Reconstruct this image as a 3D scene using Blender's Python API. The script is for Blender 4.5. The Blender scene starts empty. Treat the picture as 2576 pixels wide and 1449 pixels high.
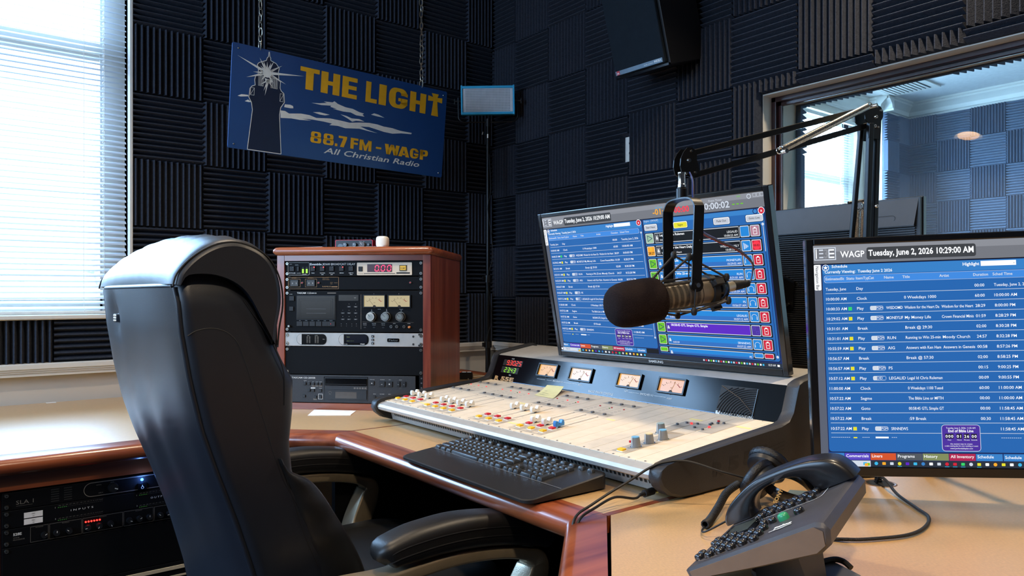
import bpy, bmesh, math, random
from mathutils import Vector, Matrix, Euler
random.seed(7)
PI = math.pi
SC = bpy.context.scene
COL = SC.collection

# ---------------------------------------------------------------- camera
cd = bpy.data.cameras.new('camera')
cam = bpy.data.objects.new('camera', cd)
COL.objects.link(cam)
cam.location = (-2.3058, -3.1042, 1.1286)
cam.rotation_euler = (PI/2, 0, -math.atan2(.6157, .788))
cd.sensor_width = 36
cd.lens = 1844/2576*36
cd.shift_y = 17.5/2576
cd.clip_start = .02
SC.camera = cam
# ---------------------------------------------------------------- world, view
W = bpy.data.worlds.new('sky')
SC.world = W
W.use_nodes = True
bg = W.node_tree.nodes['Background']
bg.inputs[0].default_value = (.80, .90, 1.0, 1)
bg.inputs[1].default_value = 2.2
vs = SC.view_settings
vs.view_transform = 'Standard'
vs.look = 'None'
vs.exposure = 0.16
vs.gamma = 1
vs.use_curve_mapping = False
SC.cycles.use_denoising = True
SC.cycles.max_bounces = 8
SC.cycles.transparent_max_bounces = 24
SC.cycles.caustics_reflective = False
SC.cycles.caustics_refractive = False
SC.cycles.sample_clamp_indirect = 6

def area(name, loc, target, sx, sy, power, col, spread=PI):
    l = bpy.data.lights.new(name, 'AREA')
    l.shape = 'RECTANGLE'
    l.size = sx
    l.size_y = sy
    l.energy = power
    l.color = col
    l.spread = spread
    o = bpy.data.objects.new(name, l)
    COL.objects.link(o)
    o.location = loc
    o.rotation_euler = (Vector(target)-Vector(loc)).to_track_quat('-Z', 'Y').to_euler()
    return o
# daylight outside the two outer windows
area('daylight_studio_window', (-2.75, .75, 2.30), (-2.6, -.75, 1.0), 2.6, 1.9, 470, (.34, .61, 1.0))
area('daylight_side_window', (-4.86, -1.55, 2.0), (-2.2, -1.6, 1.15), 2.2, 1.3, 85, (.34, .61, 1.0))
area('daylight_next_room_window', (3.3, .55, 1.9), (3.2, -.8, 1.5), 1.3, 1.5, 900, (.36, .66, 1.0))

# ---------------------------------------------------------------- materials
def lin(c):
    if isinstance(c, str):
        c = [int(c[i:i+2], 16)/255 for i in (0, 2, 4)]
    return tuple(((x/12.92) if x <= .04045 else ((x+.055)/1.055)**2.4) for x in c)
MATS = {}
def mat(name, col, rough=.5, metal=0., bump=None, var=None, coat=0., spec=.5, sheen=0., stretch=(1, 1, 1)):
    if name in MATS:
        return MATS[name]
    m = bpy.data.materials.new(name)
    m.use_nodes = True
    nt = m.node_tree
    b = nt.nodes['Principled BSDF']
    c = lin(col)
    b.inputs['Base Color'].default_value = (*c, 1)
    b.inputs['Roughness'].default_value = rough
    b.inputs['Metallic'].default_value = metal
    b.inputs['Specular IOR Level'].default_value = spec
    b.inputs['Coat Weight'].default_value = coat
    b.inputs['Coat Roughness'].default_value = .34 if coat == 1.0 else .08
    if sheen:
        b.inputs['Sheen Weight'].default_value = sheen
    tc = nt.nodes.new('ShaderNodeTexCoord')
    mp = nt.nodes.new('ShaderNodeMapping')
    mp.inputs['Scale'].default_value = stretch
    nt.links.new(tc.outputs['Object'], mp.inputs[0])
    if var is None:
        var = (40, .06)
    n = nt.nodes.new('ShaderNodeTexNoise')
    n.inputs['Scale'].default_value = var[0]
    n.inputs['Detail'].default_value = 3
    nt.links.new(mp.outputs[0], n.inputs['Vector'])
    r = nt.nodes.new('ShaderNodeValToRGB')
    r.color_ramp.elements[0].position = .3
    r.color_ramp.elements[1].position = .7
    k = var[1]
    r.color_ramp.elements[0].color = (*[x*(1-k) for x in c], 1)
    r.color_ramp.elements[1].color = (*[min(1, x*(1+k)) for x in c], 1)
    nt.links.new(n.outputs['Fac'], r.inputs[0])
    nt.links.new(r.outputs[0], b.inputs['Base Color'])
    if bump:
        n2 = nt.nodes.new('ShaderNodeTexNoise')
        n2.inputs['Scale'].default_value = bump[0]
        n2.inputs['Detail'].default_value = 4
        nt.links.new(mp.outputs[0], n2.inputs['Vector'])
        bp = nt.nodes.new('ShaderNodeBump')
        bp.inputs['Strength'].default_value = bump[1]
        bp.inputs['Distance'].default_value = bump[2] if len(bump) > 2 else .002
        nt.links.new(n2.outputs['Fac'], bp.inputs['Height'])
        nt.links.new(bp.outputs[0], b.inputs['Normal'])
    MATS[name] = m
    return m
def emis(name, col, s=1.0):
    if name in MATS:
        return MATS[name]
    m = bpy.data.materials.new(name)
    m.use_nodes = True
    nt = m.node_tree
    b = nt.nodes['Principled BSDF']
    c = lin(col)
    b.inputs['Base Color'].default_value = (0.01, 0.01, 0.01, 1)
    b.inputs['Roughness'].default_value = .35
    b.inputs['Emission Color'].default_value = (*c, 1)
    b.inputs['Emission Strength'].default_value = s
    if name.startswith('ui_'): b.inputs['Specular IOR Level'].default_value = .08
    MATS[name] = m
    return m
def wood(name, dark, light, axis, rough=.28, coat=.5, sc=9):
    """cherry veneer with grain running along one axis (object space)"""
    m = bpy.data.materials.new(name)
    m.use_nodes = True
    nt = m.node_tree
    b = nt.nodes['Principled BSDF']
    b.inputs['Roughness'].default_value = rough
    b.inputs['Coat Weight'].default_value = coat
    b.inputs['Coat Roughness'].default_value = .15
    tc = nt.nodes.new('ShaderNodeTexCoord')
    mp = nt.nodes.new('ShaderNodeMapping')
    s = [sc*3.2]*3
    s[axis] = sc*.22
    mp.inputs['Scale'].default_value = s
    nt.links.new(tc.outputs['Object'], mp.inputs[0])
    n = nt.nodes.new('ShaderNodeTexNoise')
    n.inputs['Scale'].default_value = 1.0
    n.inputs['Detail'].default_value = 6
    n.inputs['Distortion'].default_value = .6
    nt.links.new(mp.outputs[0], n.inputs['Vector'])
    r = nt.nodes.new('ShaderNodeValToRGB')
    r.color_ramp.elements[0].position = .33
    r.color_ramp.elements[1].position = .68
    r.color_ramp.elements[0].color = (*lin(dark), 1)
    r.color_ramp.elements[1].color = (*lin(light), 1)
    nt.links.new(n.outputs['Fac'], r.inputs[0])
    nt.links.new(r.outputs[0], b.inputs['Base Color'])
    MATS[name] = m
    return m

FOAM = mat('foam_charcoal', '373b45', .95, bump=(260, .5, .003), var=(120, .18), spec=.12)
FOAM2 = mat('foam_next_room_lit', '596375', .95, bump=(260, .5, .003), var=(120, .12), spec=.12)  # lighter, bluer than the charcoal foam: daylight and haze put into the colour
PAINT = mat('wall_paint', 'cfc6b8', .8, var=(6, .03))
TRIMW = mat('trim_white', 'd9d4ca', .45, var=(8, .03))
CEIL = mat('ceiling_white', 'd8d6d2', .9)
PAINTD = mat('wall_dark_foam', '24272e', .9, bump=(60, .4))
CARPET = mat('carpet_dark', '1c1d22', .95, bump=(300, .6))
CHERX = wood('cherry_x', '6a2c16', 'a05530', 0)
CHERY = wood('cherry_y', '6a2c16', 'a05530', 1)
CHERZ = wood('cherry_z', '682b20', '96503a', 2)
CHERD = wood('cherry_diag', '6a2c16', 'a05530', 0)
LAM = mat('laminate_maple', 'c79f6b', .36, bump=(120, .05), var=(90, .10), coat=1.0, spec=.8, stretch=(1, 2.5, 1))
LAMD = mat('laminate_maple_wing', 'c79f6b', .36, bump=(120, .05), var=(240, .14), coat=1.0, spec=.8, stretch=(2.0, .8, 1))
BLK = mat('black_plastic', '101114', .42)
BLKG = mat('black_gloss', '050506', .16, coat=.15, spec=.35)
BLKM = mat('black_metal', '070708', .36, metal=0.0, spec=.35)
BLKR = mat('black_panel', '06070a', .6, bump=(300, .08), spec=.14)
GREY = mat('grey_plastic', '5b5c5e', .5)
DGREY = mat('dark_grey_plastic', '232427', .5, bump=(420, .25))
SILV = mat('silver_aluminium', 'aeaba6', .5, metal=.35, bump=(300, .05))
SILVP = mat('silver_panel', 'a9a8a4', .42, metal=.35)
CHROME = mat('chrome', 'd8d4cc', .16, metal=1.)
STEEL = mat('steel', '9a968c', .3, metal=1.)
CREAM = mat('cream_panel', 'd9c9b2', .5)
WHITE = mat('white_plastic', 'e9e4da', .4)
PAPER = mat('paper_white', 'eeeae6', .8)
LEATH = mat('black_leather', '161a23', .40, bump=(1100, .16, .001), var=(60, .06), spec=.6)
LEATH2 = mat('black_leather_pad', '131314', .42, bump=(1100, .2, .001), spec=.5)
SEAMM = mat('seam_thread', '0b0b0e', .6)
CHAMP = mat('champagne_metal', '9d8f78', .35, metal=.55, bump=(400, .15))
RUBB = mat('rubber_black', '0b0b0c', .6)
YEL = mat('yellow_button', 'f0b913', .4)
RED = mat('red_button', 'c0161e', .4)
BLUEK = mat('blue_cap', '2f7fc4', .4)
PYEL = mat('pale_yellow_tape', 'eadb8f', .7)
PGREY = mat('grey_print', 'a89f92', .7)
PBLK = mat('black_print', '1b1a19', .7)
PWHT = mat('white_print', 'd9d9d6', .6)
PTAN = mat('tan_print', 'b08a5c', .6)
LOWP = mat('dim_print', '6f6a63', .7)

# ---------------------------------------------------------------- geometry builder
_tc = {}
def _text(s, bold, shear=0):
    key = (s, bold, shear)
    if key not in _tc:
        c = bpy.data.curves.new('t', 'FONT')
        c.body = s
        c.size = 1
        c.offset = bold
        c.resolution_u = 2
        c.shear = shear
        o = bpy.data.objects.new('t', c)
        me = o.to_mesh()
        v = [x.co.copy() for x in me.vertices]
        f = [tuple(p.vertices) for p in me.polygons]
        o.to_mesh_clear()
        bpy.data.objects.remove(o)
        bpy.data.curves.remove(c)
        _tc[key] = (v, f)
    return _tc[key]
CAPH = max(v.y for v in _text('H', 0)[0])

def spline(P, n=8, closed=False):
    P = [Vector(p) for p in P]
    out = []
    m = len(P)
    for i in range(m if closed else m-1):
        if closed:
            a, b, c, d = P[i-1], P[i], P[(i+1) % m], P[(i+2) % m]
        else:
            a, b, c, d = P[max(i-1, 0)], P[i], P[i+1], P[min(i+2, m-1)]
        for k in range(n):
            t = k/n
            out.append(.5*((2*b)+(c-a)*t+(2*a-5*b+4*c-d)*t*t+(3*b-a-3*c+d)*t**3))
    if not closed:
        out.append(P[-1])
    return out

class G:
    def __init__(s):
        s.v = []; s.f = []; s.mi = []; s.sm = []; s.T = Matrix.Identity(4); s.ms = []
    def m(s, mt):
        if mt not in s.ms:
            s.ms.append(mt)
        return s.ms.index(mt)
    def add(s, vs, fs, mt, smooth=False, T=None):
        k = len(s.v)
        M = s.T if T is None else s.T @ T
        s.v += [M @ Vector(x) for x in vs]
        i = s.m(mt)
        for f in fs:
            s.f.append(tuple(k+j for j in f)); s.mi.append(i); s.sm.append(smooth)
        return s
    def box(s, c, d, mt, T=None):
        x, y, z = c; a, b, e = d[0]/2, d[1]/2, d[2]/2
        vs = [(x+i*a, y+j*b, z+k*e) for i in (-1, 1) for j in (-1, 1) for k in (-1, 1)]
        return s.add(vs, [(0, 1, 3, 2), (4, 6, 7, 5), (0, 4, 5, 1), (2, 3, 7, 6), (0, 2, 6, 4), (1, 5, 7, 3)], mt, False, T)
    def bb(s, x0, x1, y0, y1, z0, z1, mt, T=None):
        return s.box(((x0+x1)/2, (y0+y1)/2, (z0+z1)/2), (abs(x1-x0), abs(y1-y0), abs(z1-z0)), mt, T)
    def cyl(s, p0, p1, r0, mt, r1=None, n=16, caps=True, T=None):
        p0 = Vector(p0); p1 = Vector(p1); r1 = r0 if r1 is None else r1
        d = (p1-p0).normalized()
        q = d.to_track_quat('Z', 'Y').to_matrix()
        vs = []
        for p, r in ((p0, r0), (p1, r1)):
            for i in range(n):
                a = 2*PI*i/n
                vs.append(p+q @ Vector((math.cos(a)*r, math.sin(a)*r, 0)))
        s.add(vs, [(i, (i+1) % n, n+(i+1) % n, n+i) for i in range(n)], mt, True, T)
        if caps:
            s.add(vs, [tuple(range(n))[::-1], tuple(range(n, 2*n))], mt, False, T)
        return s
    def tube(s, P, r, mt, n=8, closed=False, T=None, flat=None, sq=False):
        P = [Vector(p) for p in P]
        m = len(P)
        ts = []
        for i in range(m):
            if closed:
                t = P[(i+1) % m]-P[i-1]
            else:
                t = P[min(i+1, m-1)]-P[max(i-1, 0)]
            ts.append(t.normalized() if t.length > 1e-9 else Vector((0, 0, 1)))
        u = ts[0].orthogonal().normalized()
        if flat is not None:
            u = (Vector(flat)-ts[0]*ts[0].dot(Vector(flat))).normalized()
        vs = []
        for i in range(m):
            t = ts[i]
            u = (u-t*t.dot(u)).normalized()
            w = t.cross(u)
            rr = r[i] if isinstance(r, list) else r
            ra, rb = rr if isinstance(rr, tuple) else (rr, rr)
            for k in range(n):
                a = 2*PI*k/n+(PI/4 if sq else 0)
                q_ = 1.4142 if sq else 1
                vs.append(P[i]+u*math.cos(a)*ra*q_+w*math.sin(a)*rb*q_)
        fs = []
        for i in range(m if closed else m-1):
            j = (i+1) % m
            for k in range(n):
                fs.append((i*n+k, i*n+(k+1) % n, j*n+(k+1) % n, j*n+k))
        s.add(vs, fs, mt, True, T)
        if not closed:
            s.add(vs, [tuple(range(n))[::-1], tuple(range((m-1)*n, m*n))], mt, False, T)
        return s
    def lathe(s, pr, mt, T=None, n=24, smooth=True):
        vs = []; fs = []; m = len(pr)
        for r, z in pr:
            for k in range(n):
                a = 2*PI*k/n
                vs.append((math.cos(a)*r, math.sin(a)*r, z))
        for i in range(m-1):
            for k in range(n):
                fs.append((i*n+k, i*n+(k+1) % n, (i+1)*n+(k+1) % n, (i+1)*n+k))
        s.add(vs, fs, mt, smooth, T)
        if pr[0][0] > 1e-5:
            s.add(vs[:n], [tuple(range(n))[::-1]], mt, False, T)
        if pr[-1][0] > 1e-5:
            s.add(vs[-n:], [tuple(range(n))], mt, False, T)
        return s
    def prism(s, poly, d0, d1, mt, T=None, side=None, smooth=False):
        """polygon (a,b) -> local x,z ; extruded along local y from d0 to d1"""
        n = len(poly)
        vs = [(a, d0, b) for a, b in poly]+[(a, d1, b) for a, b in poly]
        s.add(vs, [tuple(range(n)), tuple(range(n, 2*n))[::-1]], mt, False, T)
        s.add(vs, [(i, n+i, n+(i+1) % n, (i+1) % n) for i in range(n)], side or mt, smooth, T)
        return s
    def loft(s, rings, mt, T=None, caps=True, smooth=True, closed=True):
        n = len(rings[0]); vs = [p for r in rings for p in r]; fs = []
        for i in range(len(rings)-1):
            for k in range(n if closed else n-1):
                fs.append((i*n+k, i*n+(k+1) % n, (i+1)*n+(k+1) % n, (i+1)*n+k))
        s.add(vs, fs, mt, smooth, T)
        if caps:
            s.add(rings[0], [tuple(range(n))[::-1]], mt, False, T)
            s.add(rings[-1], [tuple(range(n))], mt, False, T)
        return s
    # flat print in local XZ facing -Y at depth y
    def rect(s, x0, x1, z0, z1, y, mt, T=None):
        return s.add([(x0, y, z0), (x1, y, z0), (x1, y, z1), (x0, y, z1)], [(0, 1, 2, 3)], mt, False, T)
    def flat(s, poly, y, mt, T=None):
        return s.add([(a, y, b) for a, b in poly], [tuple(range(len(poly)))], mt, False, T)
    def rrect(s, x0, x1, z0, z1, r, y, mt, T=None, n=4):
        return s.flat(rpoly(x0, x1, z0, z1, r, n), y, mt, T)
    def frame(s, x0, x1, z0, z1, t, y, mt, T=None):
        s.rect(x0, x1, z0, z0+t, y, mt, T); s.rect(x0, x1, z1-t, z1, y, mt, T)
        s.rect(x0, x0+t, z0, z1, y, mt, T); return s.rect(x1-t, x1, z0, z1, y, mt, T)
    def line(s, pts, t, y, mt, T=None):
        for (a, b), (c, d) in zip(pts, pts[1:]):
            L = math.hypot(c-a, d-b)
            if L < 1e-9:
                continue
            px, pz = -(d-b)/L*t/2, (c-a)/L*t/2
            s.flat([(a+px, b+pz), (a-px, b-pz), (c-px, d-pz), (c+px, d+pz)], y, mt, T)
        return s
    def disc(s, x, z, r, y, mt, T=None, n=20):
        return s.flat([(x+r*math.cos(2*PI*i/n), z+r*math.sin(2*PI*i/n)) for i in range(n)], y, mt, T)
    def ring(s, x, z, r, t, y, mt, T=None, n=20, a0=0, a1=2*PI):
        P = [(x+r*math.cos(a0+(a1-a0)*i/n), z+r*math.sin(a0+(a1-a0)*i/n)) for i in range(n+1)]
        return s.line(P, t, y, mt, T)
    def text(s, t, x, z, h, y, mt, w=None, al='L', bold=0., T=None, rot=0, shear=0, maxw=None):
        """cap height h, baseline z, optional exact width w; printed in local XZ facing -Y"""
        vs, fs = _text(t, bold, shear)
        if not vs:
            return s
        k = h/CAPH
        x0 = min(v.x for v in vs); x1 = max(v.x for v in vs)
        kx = k if w is None else w/(x1-x0)
        if maxw and (x1-x0)*kx > maxw:
            kx = maxw/(x1-x0)
        wd = (x1-x0)*kx
        off = {'L': 0, 'C': -wd/2, 'R': -wd}[al]
        c, sn = math.cos(rot), math.sin(rot)
        P = []
        for v in vs:
            a = (v.x-x0)*kx+off; b = v.y*k
            P.append((x+a*c-b*sn, y, z+a*sn+b*c))
        return s.add(P, fs, mt, False, T)
    def build(s, name, parent=None, bevel=0, seg=2, ang=40, mods=None, flip=True):
        me = bpy.data.meshes.new(name)
        me.from_pydata([tuple(v) for v in s.v], [], s.f)
        for mt in s.ms:
            me.materials.append(mt)
        me.polygons.foreach_set('material_index', s.mi)
        me.polygons.foreach_set('use_smooth', s.sm)
        me.update()
        if any(s.sm):
            me.set_sharp_from_angle(angle=math.radians(ang))
        o = bpy.data.objects.new(name, me)
        COL.objects.link(o)
        if parent is not None:
            o.parent = parent
        if bevel:
            b = o.modifiers.new('bevel', 'BEVEL')
            b.width = bevel; b.segments = seg; b.limit_method = 'ANGLE'
            b.angle_limit = math.radians(35)
        return o

def rpoly(x0, x1, z0, z1, r, n=4):
    P = []
    for cx, cz, a in ((x1-r, z1-r, 0), (x0+r, z1-r, PI/2), (x0+r, z0+r, PI), (x1-r, z0+r, 3*PI/2)):
        for i in range(n+1):
            P.append((cx+r*math.cos(a+PI/2*i/n), cz+r*math.sin(a+PI/2*i/n)))
    return P
def tag(o, label=None, cat=None, group=None, kind=None):
    if label: o['label'] = label
    if cat: o['category'] = cat
    if group: o['group'] = group
    if kind: o['kind'] = kind
    return o
def thing(name, label, cat, loc=(0, 0, 0), rot=None, group=None):
    o = bpy.data.objects.new(name, None)
    o.empty_display_size = .05
    COL.objects.link(o)
    M = Matrix.Translation(loc)
    if rot is not None:
        M = M @ (rot if isinstance(rot, Matrix) else Matrix.Rotation(rot, 4, 'Z'))
    o.matrix_world = M
    return tag(o, label, cat, group)
def rotm(yaw, pit, rol):
    return Matrix.Rotation(yaw, 4, 'Z') @ Matrix.Rotation(pit, 4, 'X') @ Matrix.Rotation(rol, 4, 'Y')
def dup(o, parent=None, loc=None):
    c = o.copy()
    COL.objects.link(c)
    if parent is not None:
        c.parent = parent
    if loc is not None:
        c.location = loc
    for ch in list(o.children):
        dup(ch, c)
    return c
def struct(g, name, **k):
    return tag(g.build(name, **k), kind='structure')
def P4(o, x, y, z):
    """frame from origin and three axes"""
    M = Matrix.Identity(4)
    for i, a in enumerate((x, y, z)):
        for j in range(3):
            M[j][i] = a[j]
    for j in range(3):
        M[j][3] = o[j]
    return M
ORD = ['first', 'second', 'third', 'fourth', 'fifth', 'sixth', 'seventh', 'eighth', 'ninth', 'tenth', 'eleventh', 'twelfth', 'thirteenth']
# ================================================================ the room
TS = .2573                      # foam tile
Z0 = .8859                      # top of the chair rail
CZ = 2.687                      # ceiling
XW = -1.735                     # right jamb of the outer window
def wallbox(name, boxes, mt):
    g = G()
    for b in boxes:
        g.bb(*b, mt)
    return struct(g, name)
FO = .028                       # the foam squares are glued to walls this far behind the rail line
wallbox('wall_left', [(-4.6, -3.3, FO, .14, 0, CZ), (XW, FO, FO, .14, 0, CZ), (-3.3, XW, FO, .14, 0, 1.042), (-3.3, XW, FO, .14, 2.52, CZ)], PAINT)
WY0, WY1, WZ0, WZ1 = -1.583, -3.5, .98, 1.845
WT = .24
wallbox('wall_right', [(FO, WT, WY0, .14, 0, CZ+.1), (FO, WT, -4.4, WY1, 0, CZ+.1), (FO, WT, WY1, WY0, 0, WZ0), (FO, WT, WY1, WY0, WZ1, CZ+.1)], PAINT)
wallbox('wall_rear', [(-4.6, 0, -4.4, -4.3, 0, CZ)], PAINTD)
wallbox('wall_side', [(-4.7, -4.6, -4.4, -2.7, 0, CZ), (-4.7, -4.6, -.4, .14, 0, CZ), (-4.7, -4.6, -2.7, -.4, 0, .95), (-4.7, -4.6, -2.7, -.4, 2.55, CZ)], PAINTD)
wallbox('floor', [(-4.7, 4.6, -4.4, .14, -.05, 0)], CARPET)
wallbox('ceiling', [(-4.7, FO, -4.4, .14, CZ, CZ+.08)], CEIL)
# chair rail
def rail(name, T, x0, x1):
    g = G(); g.T = T
    prof = [(-FO, .838), (.012, .840), (.012, .850), (.017, .852), (.017, .857), (.022, .859), (.022, .864), (.028, .867), (.028, Z0-.004), (.024, Z0), (-FO, Z0)]
    poly = [(-a, b) for a, b in prof]
    TT = Matrix.Rotation(PI/2, 4, 'Z')
    vs = [(x0, -a, b) for a, b in prof]+[(x1, -a, b) for a, b in prof]
    n = len(prof)
    g.add(vs, [(i, n+i, n+(i+1) % n, (i+1) % n) for i in range(n)]+[tuple(range(n))[::-1], tuple(range(n, 2*n))], TRIMW)
    return struct(g, name)
RB = Matrix.Rotation(-PI/2, 4, 'Z')
rail('trim_1', Matrix.Identity(4), -4.6, FO)
rail('trim_2', RB, 0.028, 4.3)

# ---- foam tiles : every square is a thing of its own
_fm = {}
def foam_mesh(w, h, up, mt, notch=None):
    key = (round(w, 3), round(h, 3), up, mt.name, notch)
    if key in _fm:
        return _fm[key]
    g = G()
    L, A = (h, w) if up else (w, h)          # ridge length, width across the ridges
    n = max(1, round(A/TS*12))
    p = A/n
    for i in range(n):
        a = i*p
        pr = [(a, 0), (a+p, 0), (a+p, .012), (a+p/2+.0016, .0415), (a+p/2, .0425), (a+p/2-.0016, .0415), (a, .012)]
        l0, l1 = .0008, L-.0008
        if notch and notch[0] <= i <= notch[1]:
            l1 = notch[2]
        if up:
            vs = [(t, -d, l0) for t, d in pr]+[(t, -d, l1) for t, d in pr]
        else:
            vs = [(l0, -d, t) for t, d in pr]+[(l1, -d, t) for t, d in pr]
        m = len(pr)
        g.add(vs, [(k, (k+1) % m, m+(k+1) % m, m+k) for k in range(m)]+[tuple(range(m))[::-1], tuple(range(m, 2*m))], mt)
    o = g.build('acoustic_foam_tile')
    me = o.data
    bpy.data.objects.remove(o)
    _fm[key] = me
    return me
def foam(T, x, z, w, h, up, label, group, mt=FOAM, notch=None):
    o = bpy.data.objects.new('acoustic_foam_tile', foam_mesh(w, h, up, mt, notch))
    COL.objects.link(o)
    o.matrix_world = T @ Matrix.Translation((x, -.001+random.uniform(-.0008, .0008), z))
    return tag(o, label, 'foam tile', group)
def way(up):
    return 'upright' if up else 'level'
XA = -1.7235
TA = Matrix.Translation((0, FO, 0)); TBW = Matrix.Translation((FO, 0, 0)) @ RB
for k in range(7):
    for c in range(7):
        w = TS if c < 6 else FO-.044-(XA+TS*6)
        up = (c+k) % 2 == 0
        foam(TA, XA+TS*c, Z0+TS*k-(.006 if k else 0), w, TS-(.006 if k == 0 else 0), up,
             'foam tile, %s ridges, %s row above rail, %s column from window, sign wall' % (way(up), ORD[k], ORD[c]), 'foam tiles on the sign wall')
for c in range(5):
    up = c % 2 == 1
    foam(TA, XA-TS*(c+1), Z0, TS, .153, up,
         'short foam tile under window sill, %s ridges, %s from the sign wall' % (way(up), ORD[c]), 'cut foam strips under the outer window')
ZB = .8619
for k in range(7):
    for j in range(12):
        w = .1933+FO-.002 if j == 0 else TS
        y = -FO+.002 if j == 0 else .1933+TS*(j-1)
        z, h = ZB+TS*k, TS
        if k == 0:
            z = Z0; h = ZB+TS-Z0
        if k == 6:
            h = CZ-z
        up = (j+k) % 2 == 1
        lab = '%s ridges, %s row up, %s column from corner, speaker wall' % (way(up), ORD[k], ORD[j])
        parts_ = []
        if k <= 3 and y >= 1.58:
            if k == 3: parts_.append((y, w, WZ1+.002, z+h-WZ1-.002))
        elif k <= 3 and y+w > 1.583:
            parts_.append((y, 1.583-y, z, h))
            if k == 3: parts_.append((1.585, y+w-1.585, WZ1+.002, z+h-WZ1-.002))
        else:
            parts_.append((y, w, z, h))
        nt = (3, 7, .212) if (j == 3 and k == 3) else None
        for yy, ww, zz, hh_ in parts_:
            foam(TBW, yy, zz, ww, hh_, up, ('foam strip over studio glass, ' if hh_ < .1 else ('narrow foam by glass, ' if ww < .15 else 'foam tile, '))+lab, 'foam tiles on the speaker wall', notch=nt)

# ---- outer window with blind (left)
def window_unit(name, x0, x1, z0, z1, y, zmid, xs):
    g = G()
    for a, b in ((x0, x0+xs), (x1-xs, x1)):
        g.bb(a, b, y, y+.05, z0, z1, TRIMW)
    g.bb(x0, x1, y, y+.05, z0, z0+.07, TRIMW); g.bb(x0, x1, y, y+.05, z1-.07, z1, TRIMW)
    g.bb(x0, x1, y+.012, y+.05, zmid-.035, zmid+.035, TRIMW)
    g.bb(x0, x1, y-.004, y+.02, zmid-.01, zmid+.03, TRIMW)
    o = struct(g, name)
    gl = G()
    gl.rect(x0+xs, x1-xs, z0+.07, z1-.07, y+.03, GLASS)
    tag(gl.build('glass_pane', parent=o), kind='structure')
    return o
GLASS = bpy.data.materials.new('clear_glass')
GLASS.use_nodes = True
def _glass(m, ior, tint):
    nt = m.node_tree
    nt.nodes.clear()
    out = nt.nodes.new('ShaderNodeOutputMaterial')
    mx = nt.nodes.new('ShaderNodeMixShader')
    fr = nt.nodes.new('ShaderNodeFresnel'); fr.inputs[0].default_value = ior
    tr = nt.nodes.new('ShaderNodeBsdfTransparent'); tr.inputs[0].default_value = (*tint, 1)
    gl = nt.nodes.new('ShaderNodeBsdfGlossy'); gl.inputs['Roughness'].default_value = 0.0
    nt.links.new(fr.outputs[0], mx.inputs[0]); nt.links.new(tr.outputs[0], mx.inputs[1]); nt.links.new(gl.outputs[0], mx.inputs[2])
    nt.links.new(mx.outputs[0], out.inputs[0])
_glass(GLASS, 1.35, (.97, .985, .985))
GLASS2 = bpy.data.materials.new('studio_glass'); GLASS2.use_nodes = True
_glass(GLASS2, 1.5, (.93, .97, .97))
nt = GLASS2.node_tree
_dd = nt.nodes.new('ShaderNodeBsdfDiffuse'); _dd.inputs[0].default_value = (.55, .72, .95, 1)  # pale blue diffuse stands in for the haze reflected by the pane
_mm = nt.nodes.new('ShaderNodeMixShader'); _mm.inputs[0].default_value = .07
_src = [n for n in nt.nodes if n.type == 'MIX_SHADER' and n is not _mm][0]
_out = [n for n in nt.nodes if n.type == 'OUTPUT_MATERIAL'][0]
nt.links.new(_src.outputs[0], _mm.inputs[1]); nt.links.new(_dd.outputs[0], _mm.inputs[2]); nt.links.new(_mm.outputs[0], _out.inputs[0])
window_unit('window_1', -3.3, XW, 1.042, 2.52, .085, 2.06, .085)
g = G()      # casing, stool and apron of the outer window
g.bb(XW, XW+.0115, -.012, .085, 1.0, 2.55, TRIMW); g.bb(-3.32, XW+.0115, -.03, .10, 1.042, 1.056, TRIMW)
g.bb(-3.32, XW+.0115, -.012, .0, 1.039, 1.043, TRIMW); g.bb(-3.32, XW, -.012, .08, 2.50, 2.52, TRIMW)
g.bb(-3.32, -3.30, -.012, .085, 1.0, 2.55, TRIMW)
struct(g, 'trim_3', bevel=.003)

SLATM = bpy.data.materials.new('blind_slat'); SLATM.use_nodes = True
nt = SLATM.node_tree; nt.nodes.clear()
_o = nt.nodes.new('ShaderNodeOutputMaterial'); _m = nt.nodes.new('ShaderNodeMixShader'); _m.inputs[0].default_value = .0
_d = nt.nodes.new('ShaderNodeBsdfPrincipled'); _d.inputs['Base Color'].default_value = (.80, .80, .82, 1); _d.inputs['Roughness'].default_value = .45
_n = nt.nodes.new('ShaderNodeTexNoise'); _n.inputs['Scale'].default_value = 30
_r = nt.nodes.new('ShaderNodeValToRGB'); _r.color_ramp.elements[0].color = (.50, .52, .55, 1); _r.color_ramp.elements[1].color = (.56, .58, .60, 1)
nt.links.new(_n.outputs['Fac'], _r.inputs[0]); nt.links.new(_r.outputs[0], _d.inputs['Base Color'])
_t = nt.nodes.new('ShaderNodeBsdfTranslucent'); _t.inputs[0].default_value = (.78, .80, .84, 1)
nt.links.new(_d.outputs[0], _m.inputs[1]); nt.links.new(_t.outputs[0], _m.inputs[2]); nt.links.new(_m.outputs[0], _o.inputs[0])
MATS['blind_slat'] = SLATM

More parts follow.
